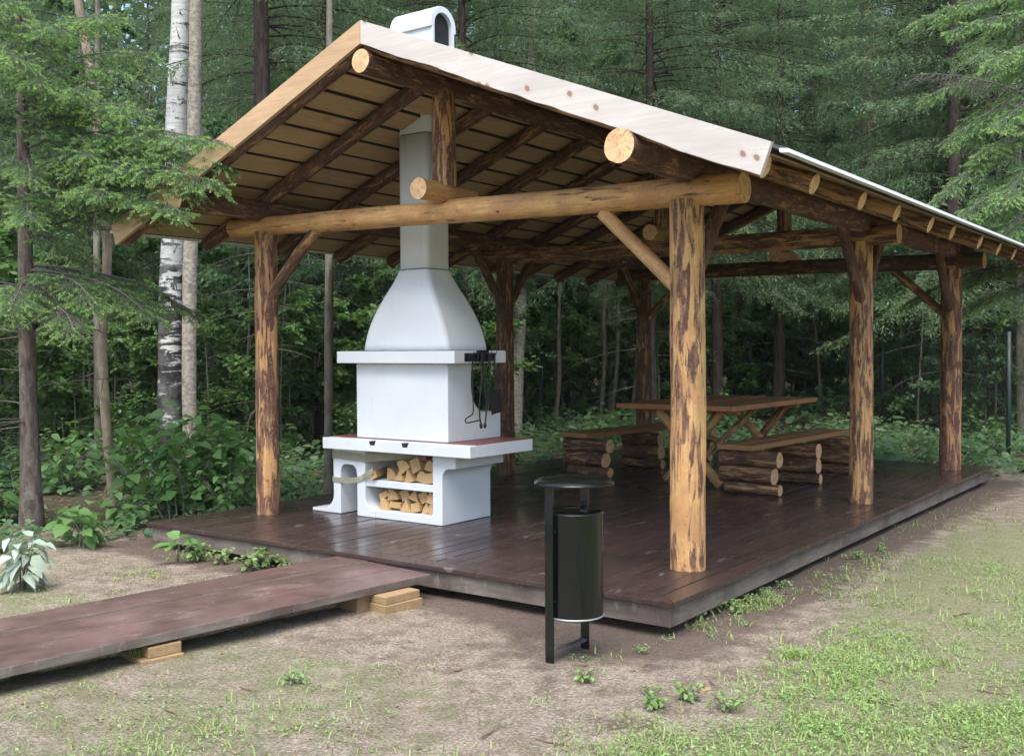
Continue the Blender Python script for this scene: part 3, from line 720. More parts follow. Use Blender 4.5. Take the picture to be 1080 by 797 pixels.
tb = thing('rustic_table', 'rustic plank table on crossed log legs between the two benches', 'table', (-2.38, 6.1, 0))
bm = bmesh.new(); tx = -3.08
for w in (.34, .36, .33, .36):
    bm_box(bm, (tx, 4.60 + rnd.uniform(-.02, .02), .83), (tx + w - .006, 7.08 + rnd.uniform(-.05, .05), .885 + rnd.uniform(-.003, .003)), .005); tx += w
obj_from_bm('tabletop', bm, M['table_wood'], tb)
for yy in (5.0, 6.72):
    bm = bmesh.new(); bm_box(bm, (-2.95, yy - .05, .775), (-1.80, yy + .05, .829), .006); obj_from_bm('cross_batten', bm, M['table_wood'], tb)
for yy in (4.86, 6.75):
    log('leg', (-1.92 - .03 * (yy > 6), yy - .05, .03), (-2.66, yy - .05, .80), .052, .05, tb, .7, 1.)
    log('leg', (-2.62, yy + .06, .03), (-1.98, yy + .06, .80), .052, .05, tb, .5, .9)
log('brace', (-2.30, 5.0, .22), (-2.28, 6.6, .76), .034, .034, tb, .6, .8)
log('brace', (-2.36, 5.0, .58), (-2.33, 6.6, .2), .034, .034, tb, .6, .8)

# ------------------------------------------------------------------ boardwalk and its blocks
th = R(-7.6)
bw = thing('boardwalk', 'narrow reddish brown plank walkway leading up to the deck', 'boardwalk', (-2.27, -.004, GZ), th)
Rz = world_of(bw)
def loc_bm(f, name, mat, parent, lab=None):
    bm = bmesh.new(); f(bm)
    o = obj_from_bm(name, bm, mat, parent, Rz)
    if lab: o['label'] = lab
    return o
zt = -.036 - GZ
def slope(bm, k=.005):
    for v in bm.verts: v.co.z += k * v.co.y
for i, (a, b) in enumerate(((-.50, -.184), (-.166, .148), (.166, .485))):
    def f(bm):
        dz = rnd.uniform(-.003, .002)
        for y0, y1 in ((-2.95 if i != 1 else -3.9, -.006), (-6.2, -2.956 if i != 1 else -3.906)):
            t = bmesh.new()
            NYs = 40
            bm_box(t, (a, y0, zt - .052), (b, y1, zt + dz), .005)
            merge(bm, t)
        slope(bm)
    def f2(bm, f=f):
        f(bm); bm.normal_update()
        for q in bm.faces:
            if abs(q.normal.z) < .3 and abs(q.normal.x) > .6 and i != 1: q.material_index = 1
    loc_bm(f2, 'plank', [M['walk'], M['rim']], bw)
for yy in (-.45, -2.6, -3.8, -5.4):
    loc_bm(lambda bm: (bm_box(bm, (-.42, yy - .05, zt - .11), (.28, yy + .05, zt - .0535), .003), slope(bm)), 'cross_bearer', M['rim'], bw)
def block(name, label, x0, x1, y0, y1, z0, z1, rz=0., mat=None):
    bm = bmesh.new(); c = Vector(((x0 + x1) / 2, (y0 + y1) / 2, (z0 + z1) / 2))
    bm_box(bm, Vector((x0, y0, z0)) - c, Vector((x1, y1, z1)) - c, .006)
    mw = Matrix.Translation(c) @ Matrix.Rotation(R(rz), 4, 'Z')
    return tag(obj_from_bm(name, bm, mat or M['block_wood'], None, mw), label, 'timber block', 'blocks under the boardwalk')
block('timber_block', 'pale square timber block under the deck end of the boardwalk', -2.14, -1.90, -.62, -.26, GZ - .02, -.096, -9)
block('timber_block', 'lower piece of the stacked boards at the deck end of the boardwalk', -1.885, -1.72, -.57, -.25, GZ - .02, -.147, -7)
block('timber_block', 'upper piece of the stacked boards at the deck end of the boardwalk', -1.88, -1.735, -.56, -.26, -.1465, -.094, -5)
block('timber_block', 'flat timber block under the middle of the boardwalk beside a grass tuft', -2.44, -2.02, -2.10, -1.86, GZ - .02, -.172, -12)
block('timber_block', 'thin timber offcut lying on the flat block under the boardwalk', -2.34, -2.04, -2.07, -1.88, -.1715, -.112, -9)

# ------------------------------------------------------------------ camera
CP = Vector((2.81639709, -5.45201728, 1.48))
cam = bpy.data.cameras.new('camera'); co = bpy.data.objects.new('camera', cam); COL.objects.link(co)
cr, cu, cf = Vector((.8083353, .58870119, -.00499464)), Vector((-.01171834, .02457126, .9996294)), Vector((-.58860574, .8079772, -.02676042))
co.matrix_world = Matrix(((cr.x, cu.x, -cf.x, CP.x), (cr.y, cu.y, -cf.y, CP.y), (cr.z, cu.z, -cf.z, CP.z), (0, 0, 0, 1)))
cam.sensor_width = 36; cam.lens = 1103.6 / 1080 * 36; cam.clip_start = .05; cam.clip_end = 600
cam.sensor_fit = 'HORIZONTAL'
S.camera = co
YAW = 0.62959
def at_depth(px, depth, z=GZ):
    """ground point seen at photo column px, depth metres in front of the camera"""
    p = CP + cf * depth + cr * ((px - 540) / 1103.6 * depth)
    return Vector((p.x, p.y, z))

# ------------------------------------------------------------------ ground
def sstep(a, b, x):
    t = np.clip((x - a) / (b - a), 0, 1); return t * t * (3 - 2 * t)
def spaced(lo, flo, fhi, hi, fine, n):
    a = np.arange(flo, fhi + fine * .5, fine)
    l = flo - (np.linspace(0, 1, n)[1:][::-1] ** 2.2) * (flo - lo)
    h = fhi + (np.linspace(0, 1, n)[1:] ** 2.2) * (hi - fhi)
    return np.concatenate([l, a, h])
def height(x, y):
    v = Vector((x, y, 0))
    d = max(0, -(x + 6) * .5, (y - 9.5), 0)
    rise = .012 * max(0, math.hypot(max(0, -x - 6.5), max(0, y - 10)) - 1)
    rise = min(rise, .5)
    amp = .012 + .10 * min(1, max(0, (math.hypot(max(0, -x - 5.6), max(0, y - 9.2))) / 5))
    z = GZ + rise + amp * mnoise.noise(v * .55) + .012 * mnoise.noise(v * 2.3) + .006 * mnoise.noise(v * 7)
    z += .30 * max(0, math.hypot(x - 2.8, y + 5.4) - 60) if y > -5 else 0
    # a mound of earth and debris beyond the far deck corner
    z += .55 * math.exp(-((x + 3.6) ** 2 / 5 + (y - 16.5) ** 2 / 2.2))
    if -6.5 < x < .9 and -3.5 < y < 9.5: z = min(z, GZ + .012)
    if -5.12 < x < .03 and -.03 < y < 8.7: z -= .02
    return z
gx = spaced(-150, -9, 4.5, 120, .10, 36); gy = spaced(-60, -6.5, 11, 170, .10, 36)
XX, YY = np.meshgrid(gx, gy)
V = np.array([[x, y, height(x, y)] for x, y in zip(XX.ravel(), YY.ravel())])
nx = len(gx); ny = len(gy)
idx = np.arange(nx * ny).reshape(ny, nx)
F = np.stack([idx[:-1, :-1], idx[:-1, 1:], idx[1:, 1:], idx[1:, :-1]], -1).reshape(-1, 4)
me = np_mesh('ground', V, F, M['ground'], smooth=True)
x, y = V[:, 0], V[:, 1]
left_f = sstep(-5.2, -6.6, x + .25 * (y - 0)) * sstep(-3.5, -1.0, y)       # woodland left of the deck
back_f = sstep(10.2, 12.5, y + .35 * np.clip(x, -8, 0) * 0)
forest = np.clip(np.maximum(sstep(-5.6, -7.2, x) * sstep(-4., -.8, y + .3 * (x + 6)), np.maximum(sstep(9.6, 12., y), sstep(-5.3, -6., x) * sstep(.2, 1.2, y))), 0, 1)
# photographed green: right foreground and lower left
mossR = sstep(.35, 1.2, x + .12 * (y + 1)) * sstep(7, 4, y)
mossL = .5 * sstep(-.9, -1.6, y) * sstep(1.2, -.4, x)
mossL2 = .45 * np.exp(-((x + 5.2) ** 2 / 2.5 + (y + .9) ** 2 / .8))
moss = np.clip(np.maximum(np.maximum(mossR * .72, mossL), mossL2), 0, 1)
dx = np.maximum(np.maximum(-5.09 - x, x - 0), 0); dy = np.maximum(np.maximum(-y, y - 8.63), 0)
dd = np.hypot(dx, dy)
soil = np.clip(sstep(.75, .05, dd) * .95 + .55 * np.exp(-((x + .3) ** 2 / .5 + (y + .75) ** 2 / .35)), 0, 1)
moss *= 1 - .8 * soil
ca = me.color_attributes.new('zones', 'FLOAT_COLOR', 'POINT')
ca.data.foreach_set('color', np.stack([forest, moss, soil, np.ones_like(x)], -1).astype(np.float32).ravel())
g = mesh_obj('ground', me); tag(g, 'sandy clearing floor passing into leaf litter under the trees', 'ground', kind='structure')

# ------------------------------------------------------------------ vegetation helpers (numpy)
def unit(v): return v / np.maximum(np.linalg.norm(v, axis=-1, keepdims=True), 1e-9)
def perp_rand(d, g=rng):
    r = g.normal(size=d.shape); r -= d * (r * d).sum(-1, keepdims=True); return unit(r)
def diamonds(p, d, L, W, nrm, mid=.45):
    """one diamond leaf per row: base p, direction d, length L, width W, lying in the plane of d and side"""
    s = unit(np.cross(d, nrm)); L = np.asarray(L).reshape(-1, 1); W = np.asarray(W).reshape(-1, 1)
    m = p + d * L * mid
    V = np.stack([p, m + s * W * .5, p + d * L, m - s * W * .5], 1)
    return V.reshape(-1, 3), np.arange(len(p) * 4).reshape(-1, 4)
def folded(p, d, L, W, nrm, fold=.25, droop=.15):
    """broader leaf of four quads: midrib drooping, the halves folded up"""
    s = unit(np.cross(d, nrm)); u = unit(np.cross(s, d)); L = np.asarray(L).reshape(-1, 1); W = np.asarray(W).reshape(-1, 1)
    def mid(t): return p + d * L * t - u * L * droop * t * t
    e = lambda t, w, sg: mid(t) + s * W * w * sg + u * W * fold * w
    V = np.stack([mid(0), mid(.38), mid(.75), mid(1), e(.28, .5, 1), e(.66, .36, 1), e(.28, .5, -1), e(.66, .36, -1)], 1)
    n = len(p); b = np.arange(n)[:, None] * 8
    F = np.concatenate([b + np.array([[0, 4, 1, 1]])[:, :], ], 0)
    quads = np.array([[0, 1, 5, 4], [1, 2, 3, 5], [0, 6, 7, 1], [1, 7, 3, 2]])
    F = (b[:, None, :] + quads[None]).reshape(-1, 4)
    return V.reshape(-1, 3), F
def needles(o, d, L, n, nl, nw, droop=.0, spread=.75, g=rng, t0=.0):
    """n needle tufts along every twig (o, d, L)"""
    T = len(o)
    t = np.linspace(t0, 1, n)[None, :] + g.uniform(-.3 / n, .3 / n, (T, n))
    p = o[:, None] + d[:, None] * (L[:, None] * t)[..., None]
    p[..., 2] -= droop * L[:, None] * t * t
    dd = np.repeat(d[:, None], n, 1).reshape(-1, 3); p = p.reshape(-1, 3)
    pr = perp_rand(dd, g)
    v = unit(dd * g.uniform(.55, 1.0, (len(dd), 1)) + pr * spread)
    return diamonds(p, v, nl * g.uniform(.75, 1.2, len(dd)), nw * g.uniform(.8, 1.2, len(dd)), perp_rand(v, g), .5)
def join(parts):
    V = []; F = []; mi = []; b = 0
    for v, f, m in parts:
        V.append(v); F.append(f + b); mi.append(np.full(len(f), m)); b += len(v)
    return np.concatenate(V), np.concatenate(F), np.concatenate(mi)
def tubes_np(segs, n=4):
    """segs: list of (path Nx3, radii N)"""
    V = []; F = []; b = 0
    for P, r in segs:
        P = np.asarray(P, float); m = len(P)
        d = np.gradient(P, axis=0); d = unit(d)
        a = np.cross(d, np.array([.31, .17, .93])); a = unit(a); c = np.cross(d, a)
        ang = np.arange(n) * 2 * pi / n
        ring = P[:, None] + (a[:, None] * np.cos(ang)[None, :, None] + c[:, None] * np.sin(ang)[None, :, None]) * np.asarray(r).reshape(-1, 1, 1)
        V.append(ring.reshape(-1, 3))
        i = np.arange(m - 1)[:, None] * n; k = np.arange(n)[None]; k2 = (k + 1) % n
        F.append(np.stack([i + k, i + k2, i + n + k2, i + n + k], -1).reshape(-1, 4) + b); b += m * n
    return np.concatenate(V), np.concatenate(F)

def trunk_mesh(name, path, radii, mat, n=14, seed=0):
    P = np.asarray(path, float); m = len(P)
    V, F = tubes_np([(P, radii)], n)
    V = V.reshape(m, n, 3)
    for i in range(m):
        for k in range(n):
            q = V[i, k] - P[i]
            V[i, k] = P[i] + q * (1 + .10 * mnoise.noise(Vector((cos(k * 6.28 / n) * 1.2 + seed * 7, sin(k * 6.28 / n) * 1.2, P[i, 2] * 1.3))) + .05 * mnoise.noise(Vector((cos(k * 6.28 / n) * 3 + seed, sin(k * 6.28 / n) * 3, P[i, 2] * 6))))
    return np_mesh(name, V.reshape(-1, 3), F, mat, smooth=True)
def trunk_path(H, r0, lean=(0, 0), wob=.05, seed=0, m=None, flare=.25):
    m = m or max(12, int(H / .5)); z = np.linspace(-.15, H, m)
    t = np.clip(z / H, 0, 1)
    x = lean[0] * z + wob * np.array([mnoise.noise(Vector((q * .25 + seed * 3.1, 0, 1.7))) for q in z]) * np.minimum(1, z / 2 + .1)
    y = lean[1] * z + wob * np.array([mnoise.noise(Vector((q * .25 + seed * 3.1, 5, 1.7))) for q in z]) * np.minimum(1, z / 2 + .1)
    r = r0 * (1 - .93 * t ** .85) * (1 + flare * np.exp(-np.maximum(z, 0) / .22))
    return np.stack([x, y, z], -1), np.maximum(r, .008)

def spruce(H, Rad, z0, seed, whorl=.42, per=5, twig_step=.13, tuft_n=12, nl=.085, nw=.017, droop=.30, dead_from=None, zmax=None, fine=False, hang=.5, z_fade=None):
    """returns needle arrays (V, F, material index) and branch wood tubes of a spruce crown around the z axis"""
    g = np.random.default_rng(seed)
    O, D, Ls = [], [], []; wood = []; NO, ND, NL = [], [], []
    z = z0
    top = zmax or H
    while z < min(H - .3, top):
        f = (z - z0) / (H - z0)
        for j in range(per):
            az = g.uniform(0, 2 * pi)
            L = Rad * (1 - f) ** .7 * g.uniform(.65, 1.1) + .2
            zz = z + g.uniform(-.2, .2)
            m = 9; t = np.linspace(0, 1, m)
            h = np.array([cos(az), sin(az), 0]); sd = np.array([-sin(az), cos(az), 0])
            cv = g.uniform(-.12, .12)
            rise = .16 + .35 * f
            P = np.array([0, 0, zz]) + h * (L * t)[:, None] + sd * (cv * L * t ** 2)[:, None]
            P[:, 2] += L * (rise * t - (droop + .22 * (1 - f)) * t ** 2 * 1.25 + .22 * t ** 4)
            wood.append((P, np.linspace(.007 + .005 * L, .003, m)))
            s = np.arange(.12, 1.0, twig_step / L) + g.uniform(0, .02)
            for t_ in s:
                p = np.array([np.interp(t_, t, P[:, q]) for q in range(3)])
                i = min(int(t_ * (m - 1)), m - 2); tan = P[i + 1] - P[i]; tan /= np.linalg.norm(tan)
                l = (.16 + .42 * L * .42 * (1 - t_) ** .8 * min(1, t_ * 4)) * g.uniform(.7, 1.2)
                for sg in (-1, 1):
                    d = tan * g.uniform(.5, .9) + sd * sg * g.uniform(.55, .95) + np.array([0, 0, -hang * g.uniform(.3, 1.2)])
                    d /= np.linalg.norm(d)
                    (O if not fine else NO).append(p); (D if not fine else ND).append(d); (Ls if not fine else NL).append(l)
                    if not fine and g.random() < .55 and l > .22:       # hanging tertiary twigs
                        q = p + d * l * g.uniform(.35, .8); d2 = d * .5 + np.array([g.normal() * .3, g.normal() * .3, -1.1]); d2 /= np.linalg.norm(d2)
                        O.append(q); D.append(d2); Ls.append(l * g.uniform(.45, .8))
            O.append(P[-2]); D.append(unit(P[-1] - P[-2])); Ls.append(.22)
        z += whorl * g.uniform(.8, 1.2)
    parts = []
    if O:
        O, D, Ls = map(np.array, (O, D, Ls))
        V, F = needles(O, D, Ls, tuft_n, nl, nw, .15, .8, g)
        parts.append((V, F, 0))
    return parts, wood, (NO, ND, NL)

def link_tree(name, label, cat, group, loc, rz, sc, trunk_me, crown_me, extra=()):
    t = thing(name, label, cat, loc, rz, group); t.scale = (sc, sc, sc)
    if trunk_me: link(bpy.data.objects.new('trunk', trunk_me), t)
    if crown_me: link(bpy.data.objects.new('crown', crown_me), t)
    for nm, m in extra: link(bpy.data.objects.new(nm, m), t)
    return t

# spruce prototypes --------------------------------------------------
def make_spruce(seed, H, Rad, z0, r0, mat='needle', bark='bark_dark', dead=True, **kw):
    parts, wood, _ = spruce(H, Rad, z0, seed, **kw)
    g = np.random.default_rng(seed + 100)
    V, F, mi = join(parts + [(*tubes_np(wood, 3), 1)])
    crown = np_mesh('crown', V, F, [M[mat], M['bark_dark']], mi)
    P, r = trunk_path(H, r0, wob=.06, seed=seed)
    tr = trunk_mesh('trunk', P, r, M[bark], 12, seed)
    ex = []
    if dead and z0 > 1.2:
        segs = []
        for i in range(int(z0 * 9)):
            az = g.uniform(0, 6.28); zz = g.uniform(.9, z0 + .8); L = g.uniform(.3, 1.5)
            t = np.linspace(0, 1, 6)
            Q = np.stack([np.cos(az + .2 * t) * L * t, np.sin(az + .2 * t) * L * t, zz + L * (.05 * t - .25 * t * t)], -1)
            segs.append((Q, np.linspace(.009, .003, 6)))
            for q in range(3):
                b = Q[g.integers(2, 6)]; dl = g.normal(size=3) * .22; dl[2] = -abs(dl[2]) * .6
                segs.append((np.stack([b, b + dl * .5, b + dl]), [.004, .003, .002]))
        ex.append(('dead_branches', np_mesh('dead_branches', *tubes_np(segs, 3), M['deadwood'])))
    return tr, crown, ex
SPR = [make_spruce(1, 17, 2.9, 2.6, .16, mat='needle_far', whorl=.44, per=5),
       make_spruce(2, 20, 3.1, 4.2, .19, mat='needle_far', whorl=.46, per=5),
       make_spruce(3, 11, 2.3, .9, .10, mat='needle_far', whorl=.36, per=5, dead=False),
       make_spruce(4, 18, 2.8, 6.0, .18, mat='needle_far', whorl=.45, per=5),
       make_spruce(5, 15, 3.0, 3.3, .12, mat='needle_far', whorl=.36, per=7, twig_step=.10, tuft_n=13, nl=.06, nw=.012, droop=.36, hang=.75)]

# broadleaf prototypes -----------------------------------------------
def broadleaf(seed, H, Rad, z0, r0, nleaf, mat, bark, ll=.085, wob=.25, lean=(0, 0)):
    g = np.random.default_rng(seed)
    P, r = trunk_path(H, r0, lean=lean, wob=wob, seed=seed, flare=.15)
    segs = []; ends = []
    nb = int((H - z0) / .28)
    for i in range(nb):
        zz = z0 + (H - z0) * (i + g.random()) / nb * .97
        b = np.array([np.interp(zz, P[:, 2], P[:, q]) for q in range(3)])
        az = g.uniform(0, 6.28); f = (zz - z0) / (H - z0)
        L = Rad * g.uniform(.5, 1.05) * (1 - .55 * f) * (.6 + .4 * min(1, f * 4))
        t = np.linspace(0, 1, 7); dz = g.uniform(.1, .55)
        Q = b + np.stack([np.cos(az + .4 * t * g.normal()) * L * t, np.sin(az + .4 * t * g.normal()) * L * t, L * (dz * t - .25 * t * t)], -1)
        segs.append((Q, np.linspace(.006 + .006 * L, .003, 7)))
        for q in range(int(4 + L * 6)):
            k = g.uniform(.25, 1); p = np.array([np.interp(k, t, Q[:, c]) for c in range(3)])
            e = p + g.normal(size=3) * np.array([.22, .22, .12]) * (.6 + L * .35)
            segs.append((np.stack([p, (p + e) / 2 + g.normal(size=3) * .02, e]), [.004, .003, .002])); ends.append((p, e))
    ends_p = np.array([e[0] for e in ends]); ends_e = np.array([e[1] for e in ends])
    k = g.integers(0, len(ends), nleaf); t = g.uniform(.25, 1.1, (nleaf, 1))
    p = ends_p[k] * (1 - t) + ends_e[k] * t + g.normal(size=(nleaf, 3)) * .03
    d = unit(g.normal(size=(nleaf, 3)) * np.array([1, 1, .45]) + np.array([0, 0, -.25]))
    nrm = unit(g.normal(size=(nleaf, 3)) * .45 + np.array([0, 0, 1]))
    V, F = diamonds(p, d, ll * g.uniform(.6, 1.25, nleaf), ll * .62 * g.uniform(.7, 1.1, nleaf), nrm)
    VT, FT = tubes_np(segs, 3)
    V, F, mi = join([(V, F, 0), (VT, FT, 1)])
    return trunk_mesh('trunk', P, r, M[bark], 10, seed), np_mesh('crown', V, F, [M[mat], M['bark_grey']], mi), []
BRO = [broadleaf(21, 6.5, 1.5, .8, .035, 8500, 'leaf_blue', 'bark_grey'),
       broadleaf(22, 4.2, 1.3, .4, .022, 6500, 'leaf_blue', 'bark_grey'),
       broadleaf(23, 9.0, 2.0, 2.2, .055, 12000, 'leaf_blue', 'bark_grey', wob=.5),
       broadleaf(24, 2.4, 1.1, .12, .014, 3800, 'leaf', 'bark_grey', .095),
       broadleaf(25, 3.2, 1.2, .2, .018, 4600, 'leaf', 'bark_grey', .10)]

# ------------------------------------------------------------------ trees one can tell apart
def px_path(pts, depth, ztop=None, zstart=None):
    P = []
    for a, b in pts:
        q = CP + cf * depth + cr * ((a - 540) / 1103.6 * depth) + cu * ((398.5 - b) / 1103.6 * depth); P.append(q)
    return P
def trunk_tree(name, label, cat, pts, depth, w_base, w_top, bark, ztop=9., crown=None, group=None, seed=0, nub=0):
    """a tree whose trunk follows the photographed outline at its own distance; pts from the base up"""
    P = px_path(pts, depth)
    base = Vector((P[0].x, P[0].y, height(P[0].x, P[0].y)))
    L = [np.array([0, 0, -.15])] + [np.array(p - base) for p in P]
    L[1][2] = max(L[1][2], .02)
    d = L[-1] - L[-2]; d = d / d[2]
    zc = L[-1][2]
    if ztop > zc + .4: L.append(L[-1] + d * (ztop - zc))
    L = np.array(L); z = np.linspace(-.15, L[-1][2], 50)
    Q = np.stack([np.interp(z, L[:, 2], L[:, 0]), np.interp(z, L[:, 2], L[:, 1]), z], -1)
    k = np.ones(5) / 5; Qs = Q.copy()
    for c in (0, 1):
        e = np.pad(Q[:, c], 2, mode='edge'); Qs[:, c] = np.convolve(e, k, 'valid')
    r = np.interp(z, [0, zc, max(ztop, zc + .1)], [w_base, w_top, w_top * .5]) * depth / 1103.6 * .5 * (1 + .22 * np.exp(-np.maximum(z, 0) / .2))
    t = thing(name, label, cat, base, 0, group)
    link(bpy.data.objects.new('trunk', trunk_mesh('trunk', Qs, r, M[bark], 18, seed)), t)
    if crown is not None:
        me_, sc, zoff = crown
        c = link(bpy.data.objects.new('crown', me_), t)
        top = Qs[np.searchsorted(z, min(zoff, z[-1] - .1))]
        c.location = (top[0], top[1], zoff); c.scale = (sc, sc, sc)
    return t, Qs, z, r

# fine foliage for the two spruces close to the camera
def fine_crown(seed, specs, base):
    """specs: list of branch paths (Nx3, local). Every twig carries side twigs with single needle sprays, brighter at their tips."""
    g = np.random.default_rng(seed)
    wood = []; o3 = []; d3 = []; l3 = []
    for P, leafy in specs:
        P = np.asarray(P); m = len(P)
        seg = np.linalg.norm(np.diff(P, axis=0), axis=1); L = seg.sum(); t = np.concatenate([[0], np.cumsum(seg)]) / L
        wood.append((P, np.linspace(.006 + .005 * L, .0025, m)))
        s = .10 if leafy > 0 else .25
        while s < 1.0:
            p = np.array([np.interp(s, t, P[:, q]) for q in range(3)])
            i = min(np.searchsorted(t, s), m - 1); i = max(i, 1); tan = unit(P[i] - P[i - 1])
            sd = unit(np.cross(tan, np.array([0, 0, 1.])))
            for sg in (-1, 1):
                bare = g.random() > leafy * min(1, .25 + s * 1.1)
                l = (.10 + .34 * min(L, 2.2) * .5 * (1 - s) ** .7 * min(1, s * 3.5)) * g.uniform(.7, 1.2)
                d = unit(tan * g.uniform(.6, 1.0) + sd * sg * g.uniform(.5, .95) + np.array([0, 0, -g.uniform(.0, .95)]))
                q1 = p + d * l * .55 + np.array([0, 0, -.01]); q2 = p + d * l + np.array([0, 0, -.12 * l + .03 * l])
                wood.append((np.stack([p, q1, q2]), [.0035, .0026, .0016]))
                if bare:
                    for q in range(3):
                        b = p + d * l * g.uniform(.3, .95); e = b + unit(d + g.normal(size=3) * .7) * g.uniform(.06, .22); wood.append((np.stack([b, e]), [.0022, .0012]))
                    continue
                o3.append(p + d * l * .15); d3.append(d); l3.append(l * .85)
                k = int(l / .060)
                for j in range(k):
                    u = .15 + .85 * j / max(k, 1)
                    sd2 = unit(np.cross(d, np.array([0, 0, 1.])))
                    for s2 in (-1, 1):
                        if g.random() < .08: continue
                        dd = unit(d * g.uniform(.7, 1.0) + sd2 * s2 * g.uniform(.4, .8) + np.array([0, 0, -g.uniform(-.15, .6)]))
                        o3.append(p + d * l * u); d3.append(dd); l3.append(g.uniform(.07, .15) * (1.1 - .35 * u))
            s += .065 / L * g.uniform(.8, 1.25)
        o3.append(P[-2]); d3.append(unit(P[-1] - P[-2])); l3.append(.16)
    o3, d3, l3 = np.array(o3), np.array(d3), np.array(l3)
    V1, F1 = needles(o3, d3, l3, 20, .023, .0068, .0, .75, g)
    tip = g.random(len(o3)) < .72
    V2, F2 = needles(o3[tip] + d3[tip] * (l3[tip] * .72)[:, None], unit(d3[tip] + np.array([0, 0, .12])), .040 + l3[tip] * .28, 22, .021, .0078, .0, .68, g)
    VT, FT = tubes_np(wood, 4)
    return [(V1, F1, 0), (V2, F2, 1), (VT, FT, 2)]
def bough(b, e, sag=.12, lift=.0, seed=0, n=9):
    b, e = np.array(b, float), np.array(e, float); t = np.linspace(0, 1, n)[:, None]
    P = b + (e - b) * t; L = np.linalg.norm(e - b)
    P[:, 2] += (L * (sag * 4 * t * (1 - t) * .5 + lift * t * t))[:, 0]
    P += np.array([[.04 * L * mnoise.noise(Vector((q * 2.3, seed, c * 7.))) for c in range(3)] for q in np.linspace(0, 1, n)]) * t
    return P

def fine_spruce(name, label, base, seed, zlo, ztop, Lmax, r0, extra_pts=(), bark='bark_spruce', az_bias=None, step=.23, group=None, Htot=9.):
    g = np.random.default_rng(seed); specs = []
    z = zlo
    while z < ztop:
        az = g.uniform(0, 6.28) if az_bias is None else g.normal(az_bias, 1.0)
        L = Lmax * g.uniform(.45, 1.05) * (1 - .35 * (z - zlo) / (Htot - zlo))
        e = (cos(az) * L, sin(az) * L, z - L * g.uniform(.08, .34))
        leafy = .5 + .42 * min(1, max(0, (z - zlo) / 1.3)) if az_bias is None else .85
        specs.append((bough((0, 0, z), e, .22, .04, z), leafy)); z += step * g.uniform(.6, 1.4)
    for b, e, lf in extra_pts:
        specs.append((bough((0, 0, b), np.array(e) - np.array(base), .16, .03, b), lf))
    V, F, mi = join(fine_crown(seed, specs, base))
    t = thing(name, label, 'spruce', base, 0, group)
    P, r = trunk_path(Htot, r0, wob=.05, seed=seed, flare=.3)
    link(bpy.data.objects.new('trunk', trunk_mesh('trunk', P, r * 1.0, M[bark], 18, seed)), t)
    link(bpy.data.objects.new('crown', np_mesh('crown', V, F, [M['needle'], M['needle_new'], M['deadwood']], mi)), t)
    # bare dead snags low on the trunk
    segs = []
    for i in range(16):
        zz = g.uniform(.9, zlo + .4); az = g.uniform(0, 6.28); L = g.uniform(.25, 1.3)
        e = (cos(az) * L, sin(az) * L, zz - L * g.uniform(-.05, .3)); P_ = bough((0, 0, zz), e, .1, 0, zz, 6); segs.append((P_, np.linspace(.008, .002, 6)))
        for q in range(5):
            b = P_[g.integers(2, 6)]; dl = g.normal(size=3) * .2; segs.append((np.stack([b, b + dl * .5 + [0, 0, -.02], b + dl]), [.003, .0022, .0012]))
    link(bpy.data.objects.new('dead_branches', np_mesh('dead_branches', *tubes_np(segs, 4), M['deadwood'])), t)
    return t
def pt(px, py, depth):
    q = CP + cf * depth + cr * ((px - 540) / 1103.6 * depth) + cu * ((398.5 - py) / 1103.6 * depth); return tuple(q)
t1b = at_depth(31, 10.0); t1b.z = height(t1b.x, t1b.y)
fine_spruce('spruce_tree', 'young spruce at the left edge with a bare lower trunk and light green tips', t1b, 41, 1.95, 6.0, 1.9, .098,
    [(3.4, pt(240, 158, 8.4), 1.), (3.2, pt(238, 205, 8.3), 1.), (3.1, pt(195, 235, 8.4), 1.), (3.3, pt(160, 190, 8.6), .9), (2.9, pt(110, 210, 8.7), .8), (3.7, pt(150, 120, 8.8), .9), (2.45, pt(160, 345, 9.0), .9), (2.4, pt(100, 330, 8.8), .9), (4.2, pt(40, 90, 8.7), .95), (4.0, pt(110, 120, 9.2), .95),
     (3.35, pt(246, 182, 8.5), 1.), (3.15, pt(205, 212, 8.6), .9), (3.6, pt(200, 165, 8.9), .8), (2.75, pt(165, 235, 9.0), .85), (3.9, pt(130, 75, 9.2), .95), (4.25, pt(165, 60, 9.6), .95), (4.5, pt(120, 20, 9.0), .95),
     (2.5, pt(205, 340, 9.6), .8), (2.4, pt(130, 345, 9.3), .85), (2.35, pt(70, 352, 9.0), .9), (2.3, pt(8, 335, 8.6), .9), (2.2, pt(175, 330, 10.4), .75), (3.0, pt(30, 235, 8.8), .8), (3.7, pt(95, 95, 8.8), .95), (3.9, pt(20, 60, 8.6), .95), (4.4, pt(60, 30, 8.8), .95), (3.3, pt(100, 165, 8.9), .85)])
t2b = at_depth(1128, 12.5); t2b.z = height(t2b.x, t2b.y)
fine_spruce('spruce_tree', 'spruce with pale drooping boughs reaching in at the upper right edge', t2b, 43, 2.2, 6.5, 1.9, .10,
    [(4.3, pt(985, 215, 12.0), .95), (4.9, pt(1000, 155, 12.2), .95), (3.7, pt(1000, 245, 11.6), .95), (5.2, pt(975, 110, 12.6), .9), (5.6, pt(1000, 40, 12.0), .9), (4.0, pt(1060, 215, 11.2), .95), (4.7, pt(1050, 140, 11.4), .95), (5.3, pt(1040, 75, 11.4), .9), (3.3, pt(1050, 262, 11.4), .9), (5.9, pt(960, 30, 13.0), .9),
     (4.35, pt(966, 82, 12.0), .0)], az_bias=3.9, step=.12)

